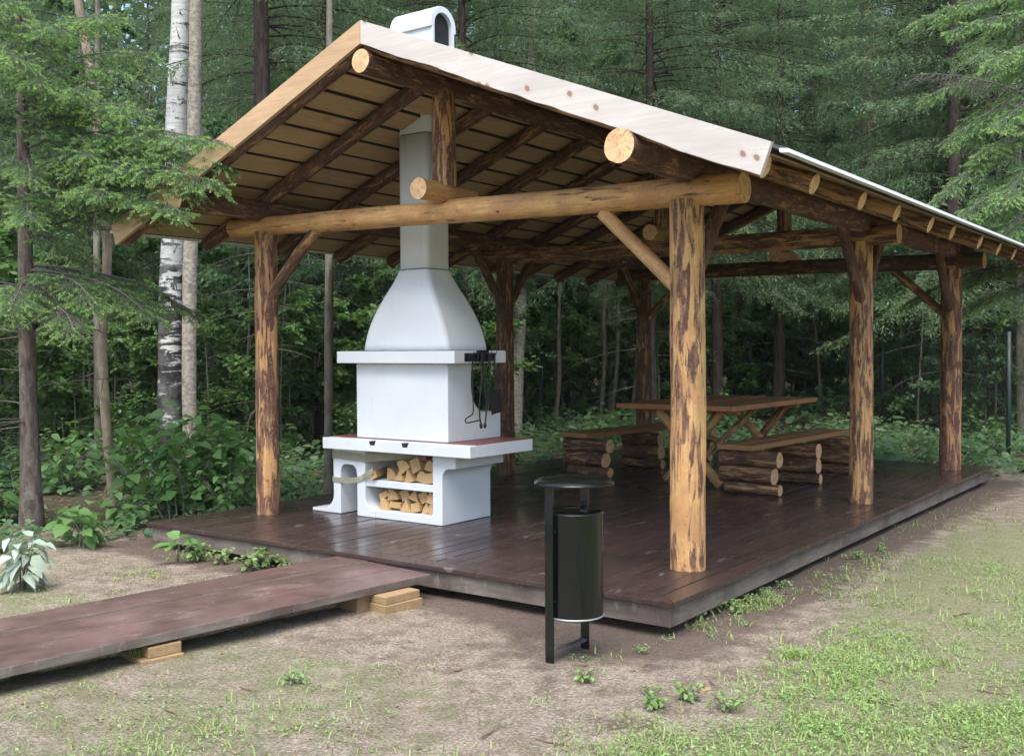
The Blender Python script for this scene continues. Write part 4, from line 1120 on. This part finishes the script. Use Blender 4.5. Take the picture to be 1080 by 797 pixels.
trunk_tree('alder_tree', 'thin leaning tree with a pale upper trunk beside the left young spruce', 'tree',
           [(121, 545), (112, 450), (107, 365), (111, 300), (116, 256), (109, 211), (103, 150), (98, 90), (88, 30), (80, -10)], 11.0, 10, 9, 'bark_tan', 7.5, (BRO[1][1], .7, 5.2), seed=2)
trunk_tree('alder_tree', 'thinner straight tree just behind the leaning pale one', 'tree',
           [(104, 508), (103, 387), (102, 300), (102, 226), (103, 60)], 14.0, 8, 6, 'bark_grey', 9, (BRO[1][1], .9, 6.4), seed=3)
bt, Qs, zz, rr_ = trunk_tree('birch_tree', 'white birch with black bands and a dark cracked lower trunk', 'birch',
           [(177, 498), (180, 400), (181, 300), (186, 150), (192, 0)], 14.2, 27, 21, 'bark_birch', 15, (BRO[2][1], 1.3, 10.), seed=4)
trunk_tree('aspen_tree', 'tan smooth trunked tree standing right beside the white birch', 'tree',
           [(201, 500), (199, 400), (200, 300), (204, 170), (207, 0)], 13.9, 15.5, 13, 'bark_aspen', 14, (BRO[2][1], 1.2, 10.), seed=5)
trunk_tree('slender_tree', 'slender grey green trunk between the left post and the barbecue', 'tree',
           [(346, 531), (346.5, 470), (347, 270)], 11.7, 9.5, 8.5, 'bark_grey', 8.5, (BRO[1][1], 1., 6.6), seed=6)
trunk_tree('pale_spruce_tree', 'pale knotty trunk right behind the middle post next to the barbecue', 'tree',
           [(541, 466), (545, 380), (549, 300)], 19.3, 18, 14, 'bark_aspen', 14, (SPR[2][1], .9, 3.6), seed=7)
trunk_tree('big_spruce_tree', 'tall dark spruce trunk rising above the right roof slope', 'spruce',
           [(924, 445), (921, 300), (915, 100), (914, 0)], 25.4, 17, 13, 'bark_spruce', 18, (SPR[2][1], 1.1, 9.6), seed=8)
trunk_tree('pale_spruce_tree', 'pale slim trunk by the fence post at the far right edge', 'tree',
           [(1077, 470), (1076, 380), (1075, 280)], 17.9, 10, 9, 'bark_grey', 10, (BRO[1][1], 1., 6.6), seed=9)
for i, (pts, dep, lab) in enumerate((([(586, 445), (590, 400), (589, 350), (591, 285)], 22, 'thin pale sapling stem, straight, right of the pale knotty trunk'),
        ([(634, 440), (638, 380), (637, 330), (638, 290)], 24, 'first of three thin sapling stems left of the far left post'),
        ([(643, 440), (645, 400), (642, 350), (645, 290)], 25, 'wavy middle one of three thin sapling stems left of the far left post'),
        ([(645, 445), (651, 390), (653, 330), (650, 290)], 23.5, 'bowed last of three thin sapling stems left of the far left post'),
        ([(667, 440), (671, 390), (676, 340), (682, 325)], 24, 'slanting thin sapling stem right beside the far left post'),
        ([(980, 445), (988, 390), (997, 320)], 21, 'slanting slim sapling stem right of the far right post'),
        ([(764, 435), (772, 380), (783, 310)], 25.5, 'slanting dark sapling stem seen under the roof above the table'))):
    trunk_tree('sapling', lab, 'sapling', pts, dep, 5, 3.6, 'bark_grey' if i < 6 else 'bark_dark', 8, (BRO[1][1], .9, 5.), seed=20 + i)
for i, (px, dep) in enumerate(((780, 27), (800, 30), (845, 29), (870, 31), (735, 28), (1064, 24), (30, 26), (392, 30), (425, 27))):
    p = at_depth(px, dep); p.z = height(p.x, p.y)
    link_tree('tall_spruce', 'dark trunk of a tall spruce standing in the shade behind the clearing', 'spruce', 'dark spruce trunks behind the clearing', p, i * 1.7, 1., SPR[3][0], SPR[3][1], SPR[3][2])

for i, (px, dep, sc, lab) in enumerate(((490, 17.5, 1., 'big spruce with drooping boughs just behind the chimney'), (687, 18.5, 1.05, 'big spruce with drooping boughs behind the middle of the right roof slope'), (757, 20., 1., 'big spruce with drooping boughs left of the tall dark trunk above the roof'),
        (821, 21.5, 1.1, 'big spruce with drooping boughs close to the tall dark trunk above the roof'), (1001, 19.5, 1., 'big spruce with drooping boughs right of the tall dark trunk above the roof'), (292, 20.5, 1.1, 'big spruce with drooping boughs above the left roof slope'), (22, 19.5, 1., 'big spruce with drooping boughs behind the young spruce at the left edge'))):
    p = at_depth(px, dep); p.z = height(p.x, p.y)
    link_tree('drooping_spruce', lab, 'spruce', 'big spruces right behind the shelter', p, i * 1.3, sc, SPR[4][0], SPR[4][1], SPR[4][2])

# ------------------------------------------------------------------ the dense wood
placed = []
def clear_of(x, y, md):
    for a, b in placed:
        if (a - x) ** 2 + (b - y) ** 2 < md * md: return False
    return True
def in_clearing(x, y, pad=0.):
    if -7.2 - pad < x < 3 and -4 < y < 10.6 + pad: return True
    if x > -3. and y < 11.5 + pad: return True
    return False
r2 = random.Random(5)
GR = {0: ('spruce_tree', 'dense blue green spruce in the wood behind the log shelter', 'spruce', 'spruces of the wood behind'),
      1: ('spruce_tree', 'tall blue green spruce with a bare lower trunk in the wood behind', 'spruce', 'tall spruces of the wood behind'),
      2: ('broadleaf_tree', 'slim leafy tree in the undergrowth of the wood behind', 'tree', 'leafy trees of the wood behind')}
cnt = 0
def put_tree(kind, proto, x, y, sc):
    nm, lab, cat, gr = GR[kind]
    link_tree(nm, lab, cat, gr, (x, y, height(x, y)), r2.uniform(0, 6.28), sc, proto[0], proto[1], proto[2])
tries = 0
while cnt < 66 and tries < 6000:
    tries += 1
    dep = 14.5 + 36 * r2.random() ** 1.15
    a = YAW + R(r2.uniform(-33, 37))
    x = CP.x - sin(a) * dep; y = CP.y + cos(a) * dep
    if in_clearing(x, y, 1.2) or not clear_of(x, y, 1.9): continue
    # keep the sight line to the birch pair and to the knotty trunk free
    px = 540 + 1103.6 * math.tan(YAW - a + 0) if abs(a - YAW) < 1.2 else 0
    px = 540 - 1103.6 * math.tan(a - YAW)
    if 140 < px < 245 and dep < 18.5: continue
    if 520 < px < 575 and dep < 20.5: continue
    if px > 850 and dep < 19: continue
    if 880 < px < 950 and dep < 27: continue
    if 20 < px < 270 and dep < 27: continue
    if 560 < px < 1000 and dep < 24.5: continue
    placed.append((x, y)); cnt += 1
    if dep > 30: k = r2.choice([0, 1, 1, 1, 3])
    elif 300 < px < 900: k = r2.choice([1, 1, 3, 3, 0])
    else: k = r2.choice([0, 1, 2, 3, 1])
    if 560 < px < 1000 and dep < 28 and k in (0, 2): k = 3
    put_tree(0 if k in (0, 2) else 1, SPR[k], x, y, r2.uniform(.85, 1.2))
tries = 0; cnt = 0
while cnt < 175 and tries < 6000:
    tries += 1
    dep = 13.5 + 20 * r2.random()
    a = YAW + R(r2.uniform(-32, 35)); x = CP.x - sin(a) * dep; y = CP.y + cos(a) * dep
    px = 540 - 1103.6 * math.tan(a - YAW)
    if in_clearing(x, y, .9) or not clear_of(x, y, .8): continue
    if 560 < px < 980 and dep < 22.5: continue
    if 140 < px < 245 and dep < 16: continue
    if 520 < px < 575 and dep < 20.5: continue
    if px > 860 and dep < 18.5: continue
    placed.append((x, y)); cnt += 1
    k = r2.choice([0, 0, 1, 1, 2, 3, 4, 4]) if dep > 17 else r2.choice([1, 3, 4, 3])
    put_tree(2, BRO[k], x, y, r2.uniform(.8, 1.2))
for px, dep in ((300, 15.5), (395, 16.5), (430, 17.5), (465, 16.), (520, 21.5), (600, 24.), (655, 25.), (690, 22.), (745, 24.5), (800, 24.), (835, 26.), (890, 23.5), (560, 24.), (625, 27), (720, 27), (860, 27), (780, 27), (945, 20.), (970, 18.), (1020, 19.), (1045, 18.), (1070, 20.5), (255, 16.5), (275, 18.), (330, 17.), (15, 14.5), (75, 16.), (120, 15.), (150, 18.), (355, 19.5)):
    q = at_depth(px + r2.uniform(-8, 8), dep)
    put_tree(2, BRO[r2.choice([1, 3, 4, 4])], q.x, q.y, r2.uniform(.9, 1.4))
# the far wood closes the view: one continuous mass of crowns
FV = []; nf = 0
g = np.random.default_rng(77)
n = 170000
a = YAW + np.radians(g.uniform(-40, 44, n)); dep = 50 + g.uniform(0, 10, n)
z = g.uniform(0, 1, n) ** 1.5 * 27
x = CP.x - np.sin(a) * dep; y = CP.y + np.cos(a) * dep
cl = np.array([mnoise.noise(Vector((q[0] * .35, q[1] * .35, q[2] * .22))) for q in zip(x, y, z)])
keep = cl > -.12
p = np.stack([x, y, z + GZ], -1)[keep]; m = len(p)
d = unit(g.normal(size=(m, 3)) * np.array([1, 1, .6]) + np.array([0, 0, -.5]))
V, F = diamonds(p, d, g.uniform(.5, 1.2, m), g.uniform(.14, .34, m), perp_rand(d, g))
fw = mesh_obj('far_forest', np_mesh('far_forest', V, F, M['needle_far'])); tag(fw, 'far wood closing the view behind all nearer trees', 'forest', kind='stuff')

# ------------------------------------------------------------------ shrubs and herbs
def plant_mesh(seed, H, Rad, stems, per, ll, lw, mat='leaf_big', droop=.25, up=.3, fold=.2, stem_mat='bark_grey', lowest=.2):
    g = np.random.default_rng(seed); segs = []; P = []; D = []; L = []
    for s in range(stems):
        az = g.uniform(0, 6.28); rr = Rad * g.uniform(.2, 1.); h = H * g.uniform(.6, 1.) * (1 - .25 * rr / max(Rad, .01))
        t = np.linspace(0, 1, 7)
        Q = np.stack([np.cos(az) * rr * t ** 1.3, np.sin(az) * rr * t ** 1.3, h * t - .12 * h * t ** 3], -1)
        Q[:, :2] += g.normal(size=2) * Rad * .12
        segs.append((Q, np.linspace(.004 + .003 * H, .0018, 7)))
        for j in range(per):
            k = lowest + (1 - lowest) * (j + g.random()) / per
            b = np.array([np.interp(k, t, Q[:, c]) for c in range(3)])
            a2 = g.uniform(0, 6.28); pl = ll * g.uniform(.3, .7)
            dd = np.array([np.cos(a2), np.sin(a2), up * g.uniform(.2, 1.4)]); dd /= np.linalg.norm(dd)
            e = b + dd * pl; segs.append((np.stack([b, e]), [.0018, .0012]))
            P.append(e); d2 = np.array([np.cos(a2), np.sin(a2), g.uniform(-.7, .25)]); D.append(d2 / np.linalg.norm(d2)); L.append(ll * g.uniform(.6, 1.15))
        P.append(Q[-1]); D.append(unit(np.array([g.normal(), g.normal(), .3]))); L.append(ll * .8)
    P, D, L = np.array(P), np.array(D), np.array(L)
    nrm = unit(np.random.default_rng(seed + 1).normal(size=P.shape) * .35 + np.array([0, 0, 1.]))
    nrm = unit(nrm - D * (nrm * D).sum(-1, keepdims=True))
    V, F = folded(P, D, L, L * lw, nrm, fold, droop)
    return np_mesh('foliage', V, F, M[mat], smooth=True), np_mesh('stem', *tubes_np(segs, 4), M[stem_mat])
def plant(name, label, cat, px, dep, meshes, group=None, sc=1., rz=0.):
    p = at_depth(px, dep); p.z = height(p.x, p.y)
    t = thing(name, label, cat, p, rz, group); t.scale = (sc,) * 3
    link(bpy.data.objects.new('foliage', meshes[0]), t); link(bpy.data.objects.new('stem', meshes[1]), t)
    return t
SH = [plant_mesh(61, 1.15, .62, 15, 11, .14, .72), plant_mesh(62, 1.0, .5, 12, 10, .12, .7), plant_mesh(63, .5, .30, 9, 5, .16, .8, droop=.35),
      plant_mesh(64, .17, .13, 9, 4, .05, .7, 'clover', .2), plant_mesh(65, .11, .10, 8, 4, .042, .55, 'clover', .2), plant_mesh(66, .7, .45, 14, 9, .085, .6, 'leaf')]
plant('leafy_shrub', 'big dark leaved shrub touching the left end of the deck', 'shrub', 196, 10.5, SH[0], 'broad leaved shrubs by the deck', 1.15)
plant('leafy_shrub', 'tall bright leaved shrub between the white birch and the left deck corner', 'shrub', 170, 10.7, SH[0], 'broad leaved shrubs by the deck', 1.3, 2.2)
plant('leafy_shrub', 'tall leafy shrub rising just left of the left shelter post', 'shrub', 226, 11.0, SH[0], 'broad leaved shrubs by the deck', 1.25, 5.1)
plant('leafy_shrub', 'leafy shrub half hidden beside the leaning pale trunk', 'shrub', 150, 11.3, SH[1], 'broad leaved shrubs by the deck', 1.1, 1.2)
plant('leafy_shrub', 'lower leafy shrub close against the left shelter post', 'shrub', 238, 10.2, SH[1], 'broad leaved shrubs by the deck', .8, 2.6)
plant('leafy_shrub', 'leafy shrub behind the left shelter post', 'shrub', 252, 12.2, SH[0], 'broad leaved shrubs by the deck', .9, 4.)
plant('leafy_herb', 'clump of broad bright leaves between the young spruce and the deck', 'herb', 88, 9.0, SH[2])
plant('leafy_herb', 'leafy clump left of the young spruce trunk', 'herb', 5, 10.4, SH[2], None, 1.2, 2)
plant('leafy_herb', 'leafy clump at the foot of the leaning pale trunk', 'herb', 128, 9.9, SH[2], None, .85, 4)
plant('leafy_herb', 'small broad leaved plant leaning on the front left deck edge', 'herb', 184, 8.35, plant_mesh(70, .34, .12, 3, 2, .15, .95, 'leaf_big', .2, lowest=.7))
plant('downy_plant', 'wilting plant with big downy grey white leaves at the left edge', 'plant', 20, 7.35, plant_mesh(71, .50, .16, 7, 8, .125, .62, 'leaf_pale', .7, .1, .10, lowest=.12))
for px, dep in ((205, 8.35), (232, 8.25), (262, 8.0), (275, 8.1), (300, 8.05)):
    plant('low_herb', 'low herb growing along the foot of the front deck edge left of the boardwalk', 'herb', px, dep, SH[3], 'low herbs along the deck front', r2.uniform(.8, 1.2), r2.uniform(0, 6))
for px, dep in ((738, 6.5), (752, 6.7), (770, 6.85), (790, 7.0), (805, 7.2), (826, 7.4), (905, 8.3), (930, 8.6), (745, 6.25), (778, 6.6)):
    plant('low_herb', 'low herb growing along the right side of the deck', 'herb', px, dep, SH[3] if r2.random() < .6 else SH[4], 'low herbs beside the deck', r2.uniform(.4, .75), r2.uniform(0, 6))
plant('weed_plant', 'small weed on bare sand just right below the litter bin', 'weed', 616, 5.25, SH[3], None, .55)
plant('weed_plant', 'small weed alone on the sand in front of the boardwalk', 'weed', 306, 5.25, SH[4], None, .8)
plant('weed_plant', 'pale leafed weed clump at the bottom edge below the litter bin', 'weed', 690, 4.85, SH[3], None, .8, 1)
plant('weed_plant', 'taller weed with bigger leaf right of the pale clump at the bottom', 'weed', 726, 4.95, SH[3], None, .75, 3)
plant('weed_plant', 'flat weed at the right of the two bottom clumps', 'weed', 768, 4.8, SH[4], None, 1.0, 2)
plant('weed_plant', 'tiny weed at the front corner of the deck', 'weed', 676, 5.75, SH[4], None, .55, 2)
for i, (px, dep) in enumerate(((70, 12.5), (20, 13.0), (300, 14.5), (420, 15.5), (250, 15.5), (590, 16.), (640, 17.2), (610, 18.5), (700, 18.), (760, 19.), (945, 16.5), (1010, 17.5), (1050, 15.5), (975, 14.8), (890, 19.), (140, 14.), (60, 15.), (160, 16.), (230, 17.), (380, 17.))):
    plant('undergrowth_shrub', 'small leafy bush on the woodland floor', 'shrub', px, dep, SH[5] if i % 3 else SH[1], 'small bushes on the woodland floor', r2.uniform(.7, 1.15), r2.uniform(0, 6))

# ground cover of the wood: uncountable herbs and ferns
def zone_ok(x, y): return not (-5.45 < x < .35 and -.4 < y < 8.95) and not in_clear2(x, y)
def in_clear2(x, y):
    if y < -1.2 + max(0, (-5.6 - x)) * -.25 and x > -6: return True
    if x > -5.6 and y < 0.: return True
    if x > 0 and y < 9.5: return True
    return False
g = np.random.default_rng(91)
P = []; D = []; L = []; W_ = []
n = 0
while n < 9500:
    dep = 8.8 + 30 * g.random() ** 1.6; a = YAW + R(g.uniform(-34, 37)); x = CP.x - sin(a) * dep; y = CP.y + cos(a) * dep
    if not zone_ok(x, y): continue
    dens = mnoise.noise(Vector((x * .55, y * .55, 3.3))) + .25 * mnoise.noise(Vector((x * 2, y * 2, 1.)))
    if dens < g.uniform(-.35, .28): continue
    n += 1
    hh = g.uniform(.04, .30) * (1 if dep < 12 else 1.4) * (1.0 + dens); k = g.integers(4, 9); s = g.uniform(.05, .11) * (1. if dep < 12 else 1.5)
    z = height(x, y)
    for j in range(k):
        a2 = g.uniform(0, 6.28); rr = g.uniform(.02, .16)
        P.append((x + cos(a2) * rr, y + sin(a2) * rr, z + hh * g.uniform(.25, 1.))); D.append((cos(a2), sin(a2), g.uniform(-.5, .4))); L.append(s * g.uniform(.7, 1.3))
P, D, L = np.array(P), unit(np.array(D)), np.array(L)
nrm = unit(g.normal(size=P.shape) * .4 + np.array([0, 0, 1.])); nrm = unit(nrm - D * (nrm * D).sum(-1, keepdims=True))
V, F = folded(P, D, L, L * .62, nrm, .15, .2)
o = mesh_obj('ground_cover', np_mesh('ground_cover', V, F, M['leaf_blue'])); tag(o, 'low green herbs and ferns covering the woodland floor', 'ground cover', kind='stuff')

# fallen leaves, twigs, chips
n = 9000; P = []
while len(P) < n:
    dep = 8.5 + 22 * g.random() ** 1.3; a = YAW + R(g.uniform(-32, 36)); x = CP.x - sin(a) * dep; y = CP.y + cos(a) * dep
    if zone_ok(x, y): P.append((x, y, height(x, y) + .012))
def px_ground(px, py):
    d = cf + cr * ((px - 540) / 1103.6) + cu * ((398.5 - py) / 1103.6); t = (GZ - CP.z) / d.z
    return CP + d * t
for i in range(2600):
    q = px_ground(g.uniform(-150, 1300), 590 + 260 * g.random() ** .8)
    if not (-5.2 < q.x < .05 and q.y > -.05): P.append((q.x, q.y, height(q.x, q.y) + .006))
P = np.array(P); D = unit(g.normal(size=P.shape) * np.array([1, 1, .22])); nrm = unit(g.normal(size=P.shape) * .3 + np.array([0, 0, 1.]))
near = np.arange(len(P)) >= n
L = np.where(near, .007 + .028 * g.random(len(P)) ** 2.2, g.uniform(.035, .08, len(P)))
V, F = diamonds(P, D, L, L * np.where(near, g.uniform(.15, .7, len(P)), .6), nrm)
o = mesh_obj('fallen_leaves', np_mesh('fallen_leaves', V, F, M['dryleaf'])); tag(o, 'dry brown leaf litter scattered on the ground', 'leaf litter', kind='stuff')
for i in range(26):
    px, py = r2.uniform(150, 1070), r2.uniform(640, 790)
    q = px_ground(px, py)
    if -5.2 < q.x < .1 and q.y > -.15: continue
    if q.x < -1.6 and abs(q.x + 2.27 + .134 * -q.y) < .62: continue
    L = r2.uniform(.05, .20); a = r2.uniform(0, 6.28); bm = bmesh.new()
    pth = [Vector((cos(a) * L * (k / 4 - .5), sin(a) * L * (k / 4 - .5), .006 + .006 * r2.random())) + Vector((r2.uniform(-1, 1), r2.uniform(-1, 1), 0)) * L * .04 for k in range(5)]
    bm_tube(bm, pth, [.002 + .006 * L, .003 + .008 * L, .003 + .008 * L, .002 + .006 * L, .0015], 6)
    tag(obj_from_bm('twig', bm, M['litterwood'], None, Matrix.Translation((q.x, q.y, height(q.x, q.y)))), 'short dry twig lying on the sandy ground', 'twig', 'twigs on the sand')
for i in range(11):
    px, py = (r2.uniform(150, 1000), r2.uniform(650, 780)) if i > 4 else (r2.uniform(560, 760), r2.uniform(690, 730))
    q = px_ground(px, py)
    if (-5.2 < q.x < .1 and q.y > -.15) or (q.x < -1.6 and abs(q.x + 2.27 + .134 * -q.y) < .62): continue
    s = r2.uniform(.012, .034); bm = bmesh.new()
    bm_box(bm, (-s, -s * .45, -.002), (s, s * .45, .004 + s * .22), .003, Matrix.Rotation(r2.uniform(-.2, .2), 3, 'X'))
    for v in bm.verts: v.co.x += s * .4 * mnoise.noise(v.co * 30 + Vector((i, 0, 0))); v.co.y += s * .3 * mnoise.noise(v.co * 30 + Vector((0, i, 0)))
    tag(obj_from_bm('wood_chip', bm, M['litterwood'] if i % 7 else M['block_wood'], None, Matrix.Translation((q.x, q.y, height(q.x, q.y))) @ Matrix.Rotation(r2.uniform(0, 6), 4, 'Z')), 'small bark or wood chip lying on the sandy ground', 'wood chip', 'chips on the sand')

# grass and clover of the clearing
def patch_points(n, polys, seed):
    g = np.random.default_rng(seed); out = []
    tot = sum(w for *_, w in polys)
    for (x0, x1, y0, y1, w) in polys:
        k = int(n * w / tot); c = 0; tr = 0
        while c < k and tr < k * 30:
            tr += 1
            px = g.uniform(x0, x1); py = g.uniform(y0, y1); q = px_ground(px, py)
            if -5.15 < q.x < .03 and q.y > -.03: continue
            if q.y < .1 and abs(q.x + 2.27 + .134 * -q.y) < .56: continue
            e = [1.]
            if x0 > 1: e.append((px - x0) / 110)
            if x1 < 1079: e.append((x1 - px) / 110)
            if x1 > 1399: e.append((x1 - px) / 200)
            e.append((py - y0) / 35)
            if y1 < 796: e.append((y1 - py) / 35)
            ex = max(0, min(e))
            nz = mnoise.noise(Vector((q.x * 1.5, q.y * 1.5, 9.))) + .7 * mnoise.noise(Vector((q.x * 5, q.y * 5, 2.))) + .4 * mnoise.noise(Vector((q.x * 14, q.y * 14, 5.)))
            if nz * .8 + .45 * ex - .42 < g.uniform(-.3, .34): continue
            out.append((q.x, q.y, height(q.x, q.y))); c += 1
    return np.array(out), g
PG = [(700, 850, 625, 695, .6), (830, 1500, 575, 780, 6.6), (560, 1400, 690, 900, 6.0), (60, 520, 700, 900, .6), (-160, 130, 580, 650, .4), (130, 300, 575, 615, .15), (860, 1400, 510, 590, 1.2), (-200, 260, 690, 900, .6)]
T, g = patch_points(7000, PG, 5)
k = 3; P = np.repeat(T, k, 0); m = len(P); P[:, :2] += g.normal(size=(m, 2)) * .05
a = g.uniform(0, 6.28, m); tilt = g.uniform(.15, 1.1, m)
D = unit(np.stack([np.cos(a) * tilt, np.sin(a) * tilt, np.ones(m)], -1)); L = g.uniform(.018, .07, m) * g.uniform(.5, 1, m)
s = unit(np.cross(D, np.array([0, 0, 1.]))); w = (L * .05 + .0012)[:, None]
tipv = P + D * L[:, None] + np.stack([np.cos(a), np.sin(a), -np.ones(m) * .4], -1) * (L * .35)[:, None]
midv = P + D * (L * .6)[:, None]
V = np.stack([P - s * w, P + s * w, midv + s * w * .8, tipv, midv - s * w * .8], 1).reshape(-1, 3)
b = np.arange(m)[:, None] * 5
F = np.concatenate([b + np.array([[0, 1, 2, 4]]), ]); Ft = b + np.array([[4, 2, 3, 3]])
me = bpy.data.meshes.new('grass')
fl = [tuple(r) for r in F.tolist()] + [tuple(r[:3]) for r in Ft.tolist()]
me.from_pydata(V.tolist(), [], fl); me.materials.append(M['grass'])
o = mesh_obj('grass', me); tag(o, 'short fresh grass growing in patches on the sand', 'grass', kind='stuff')
T, g = patch_points(4300, PG, 6)
k = 7; P = np.repeat(T, k, 0); m = len(P); P[:, :2] += g.normal(size=(m, 2)) * .03; P[:, 2] += g.uniform(.008, .035, m)
a = g.uniform(0, 6.28, m); D = unit(np.stack([np.cos(a), np.sin(a), g.uniform(-.3, .5, m)], -1))
nrm = unit(g.normal(size=P.shape) * .35 + np.array([0, 0, 1.])); nrm = unit(nrm - D * (nrm * D).sum(-1, keepdims=True)); L = g.uniform(.007, .019, m)
V, F = folded(P, D, L, L * .7, nrm, .2, .15)
o = mesh_obj('clover', np_mesh('clover', V, F, M['clover'])); tag(o, 'low clover and tiny herbs between the grass', 'clover', kind='stuff')
# tuft through the boardwalk edge
q = px_ground(147, 695); g = np.random.default_rng(3); segs = []
for i in range(16):
    a = g.uniform(0, 6.28); h = g.uniform(.10, .24); t = np.linspace(0, 1, 6)
    segs.append((np.stack([np.cos(a) * .10 * t ** 2 + g.normal() * .015, np.sin(a) * .10 * t ** 2 + g.normal() * .015, h * t - .06 * t ** 3], -1), np.linspace(.003, .0006, 6)))
o = mesh_obj('grass_tuft', np_mesh('grass_tuft', *tubes_np(segs, 3), M['grass']), None, Matrix.Translation((q.x + .02, q.y - .03, GZ))); tag(o, 'tall grass tuft growing up beside the timber block under the boardwalk', 'grass tuft')

# ------------------------------------------------------------------ chain link fence
fp = [at_depth(1064, 15.0), at_depth(931, 19.5), at_depth(792, 23.5), at_depth(680, 23.8), at_depth(572, 22.5), at_depth(480, 21.5), at_depth(400, 20.8)]
fe = thing('chain_link_fence', 'dark green chain link fence at the edge of the wood', 'fence', fp[2])
FH = 1.85
for p in fp:
    p.z = height(p.x, p.y)
    bm = bmesh.new(); bm_tube(bm, [(p.x, p.y, p.z - .2), (p.x, p.y, p.z + FH + .05)], .03, 10); obj_from_bm('post', bm, M['fencepaint'], fe)
segs = []
for p, q in zip(fp[:-1], fp[1:]):
    d = (q - p); Lh = math.hypot(d.x, d.y); n = int(Lh / .11)
    u = np.array([d.x / Lh, d.y / Lh])
    def fpnt(s, z): return np.array([p.x + u[0] * s, p.y + u[1] * s, p.z + (q.z - p.z) * s / Lh + z])
    for i in range(-int(FH / .11), n):
        s0 = i * .11
        for sg in (1, -1):
            a0, a1 = s0, s0 + FH
            lo, hi = max(a0, 0), min(a1, Lh)
            if hi - lo < .05: continue
            z0_, z1_ = lo - a0, hi - a0
            if sg < 0: z0_, z1_ = FH - z0_, FH - z1_
            segs.append((np.stack([fpnt(lo, z0_ + .03), fpnt(hi, z1_ + .03)]), [.0022, .0022]))
    for z_ in (.04, FH): segs.append((np.stack([fpnt(0, z_), fpnt(Lh, z_)]), [.003, .003]))
o = np_mesh('wire_mesh', *tubes_np(segs, 3), M['wire'])
mesh_obj('wire_mesh', o, fe, Matrix.Identity(4))

# ------------------------------------------------------------------ damp forest air
bm = bmesh.new(); bm_box(bm, (-75, -9.5, -1.6), (40, 75, 30))
hz, nt, ou = new_mat('damp_air')
vp = nt.nodes.new('ShaderNodeVolumePrincipled'); vp.inputs['Color'].default_value = (.84, .93, .93, 1); vp.inputs['Density'].default_value = .0004; vp.inputs['Anisotropy'].default_value = .1
nt.links.new(vp.outputs[0], ou.inputs['Volume'])
tag(obj_from_bm('haze', bm, hz), 'thin damp air between the trees', 'haze', kind='stuff')

# ------------------------------------------------------------------ light
sd = Vector((.22, -.46, 1.0)).normalized()
sun = bpy.data.lights.new('sun', 'SUN'); sun.energy = 2.1; sun.angle = R(55); sun.color = (1, .97, .93)
so = bpy.data.objects.new('sun', sun); COL.objects.link(so); so.rotation_euler = sd.to_track_quat('Z', 'Y').to_euler(); so.location = (0, -10, 20)
w = bpy.data.worlds.new('World'); S.world = w; w.use_nodes = True
nt = w.node_tree; nt.nodes.clear()
sky = nt.nodes.new('ShaderNodeTexSky'); sky.sky_type = 'NISHITA'; sky.sun_disc = False
sky.sun_elevation = math.asin(sd.z); sky.sun_rotation = math.atan2(sd.x, sd.y)
sky.air_density = 1.0; sky.dust_density = 2.5; sky.ozone_density = 1.0
bg = nt.nodes.new('ShaderNodeBackground'); bg.inputs[1].default_value = .15
ou = nt.nodes.new('ShaderNodeOutputWorld')
nt.links.new(sky.outputs[0], bg.inputs[0]); nt.links.new(bg.outputs[0], ou.inputs[0])
S.view_settings.view_transform = 'Standard'; S.view_settings.look = 'None'
S.view_settings.exposure = 1.36; S.view_settings.gamma = 1
S.view_settings.use_curve_mapping = False
c = S.cycles
c.use_denoising = True
try: c.denoiser = 'OPENIMAGEDENOISE'
except Exception: pass
c.max_bounces = 7; c.diffuse_bounces = 4; c.glossy_bounces = 3; c.transmission_bounces = 4; c.transparent_max_bounces = 4
c.caustics_reflective = False; c.caustics_refractive = False
c.use_adaptive_sampling = True; c.adaptive_threshold = .02
c.sample_clamp_indirect = 6
c.volume_bounces = 0
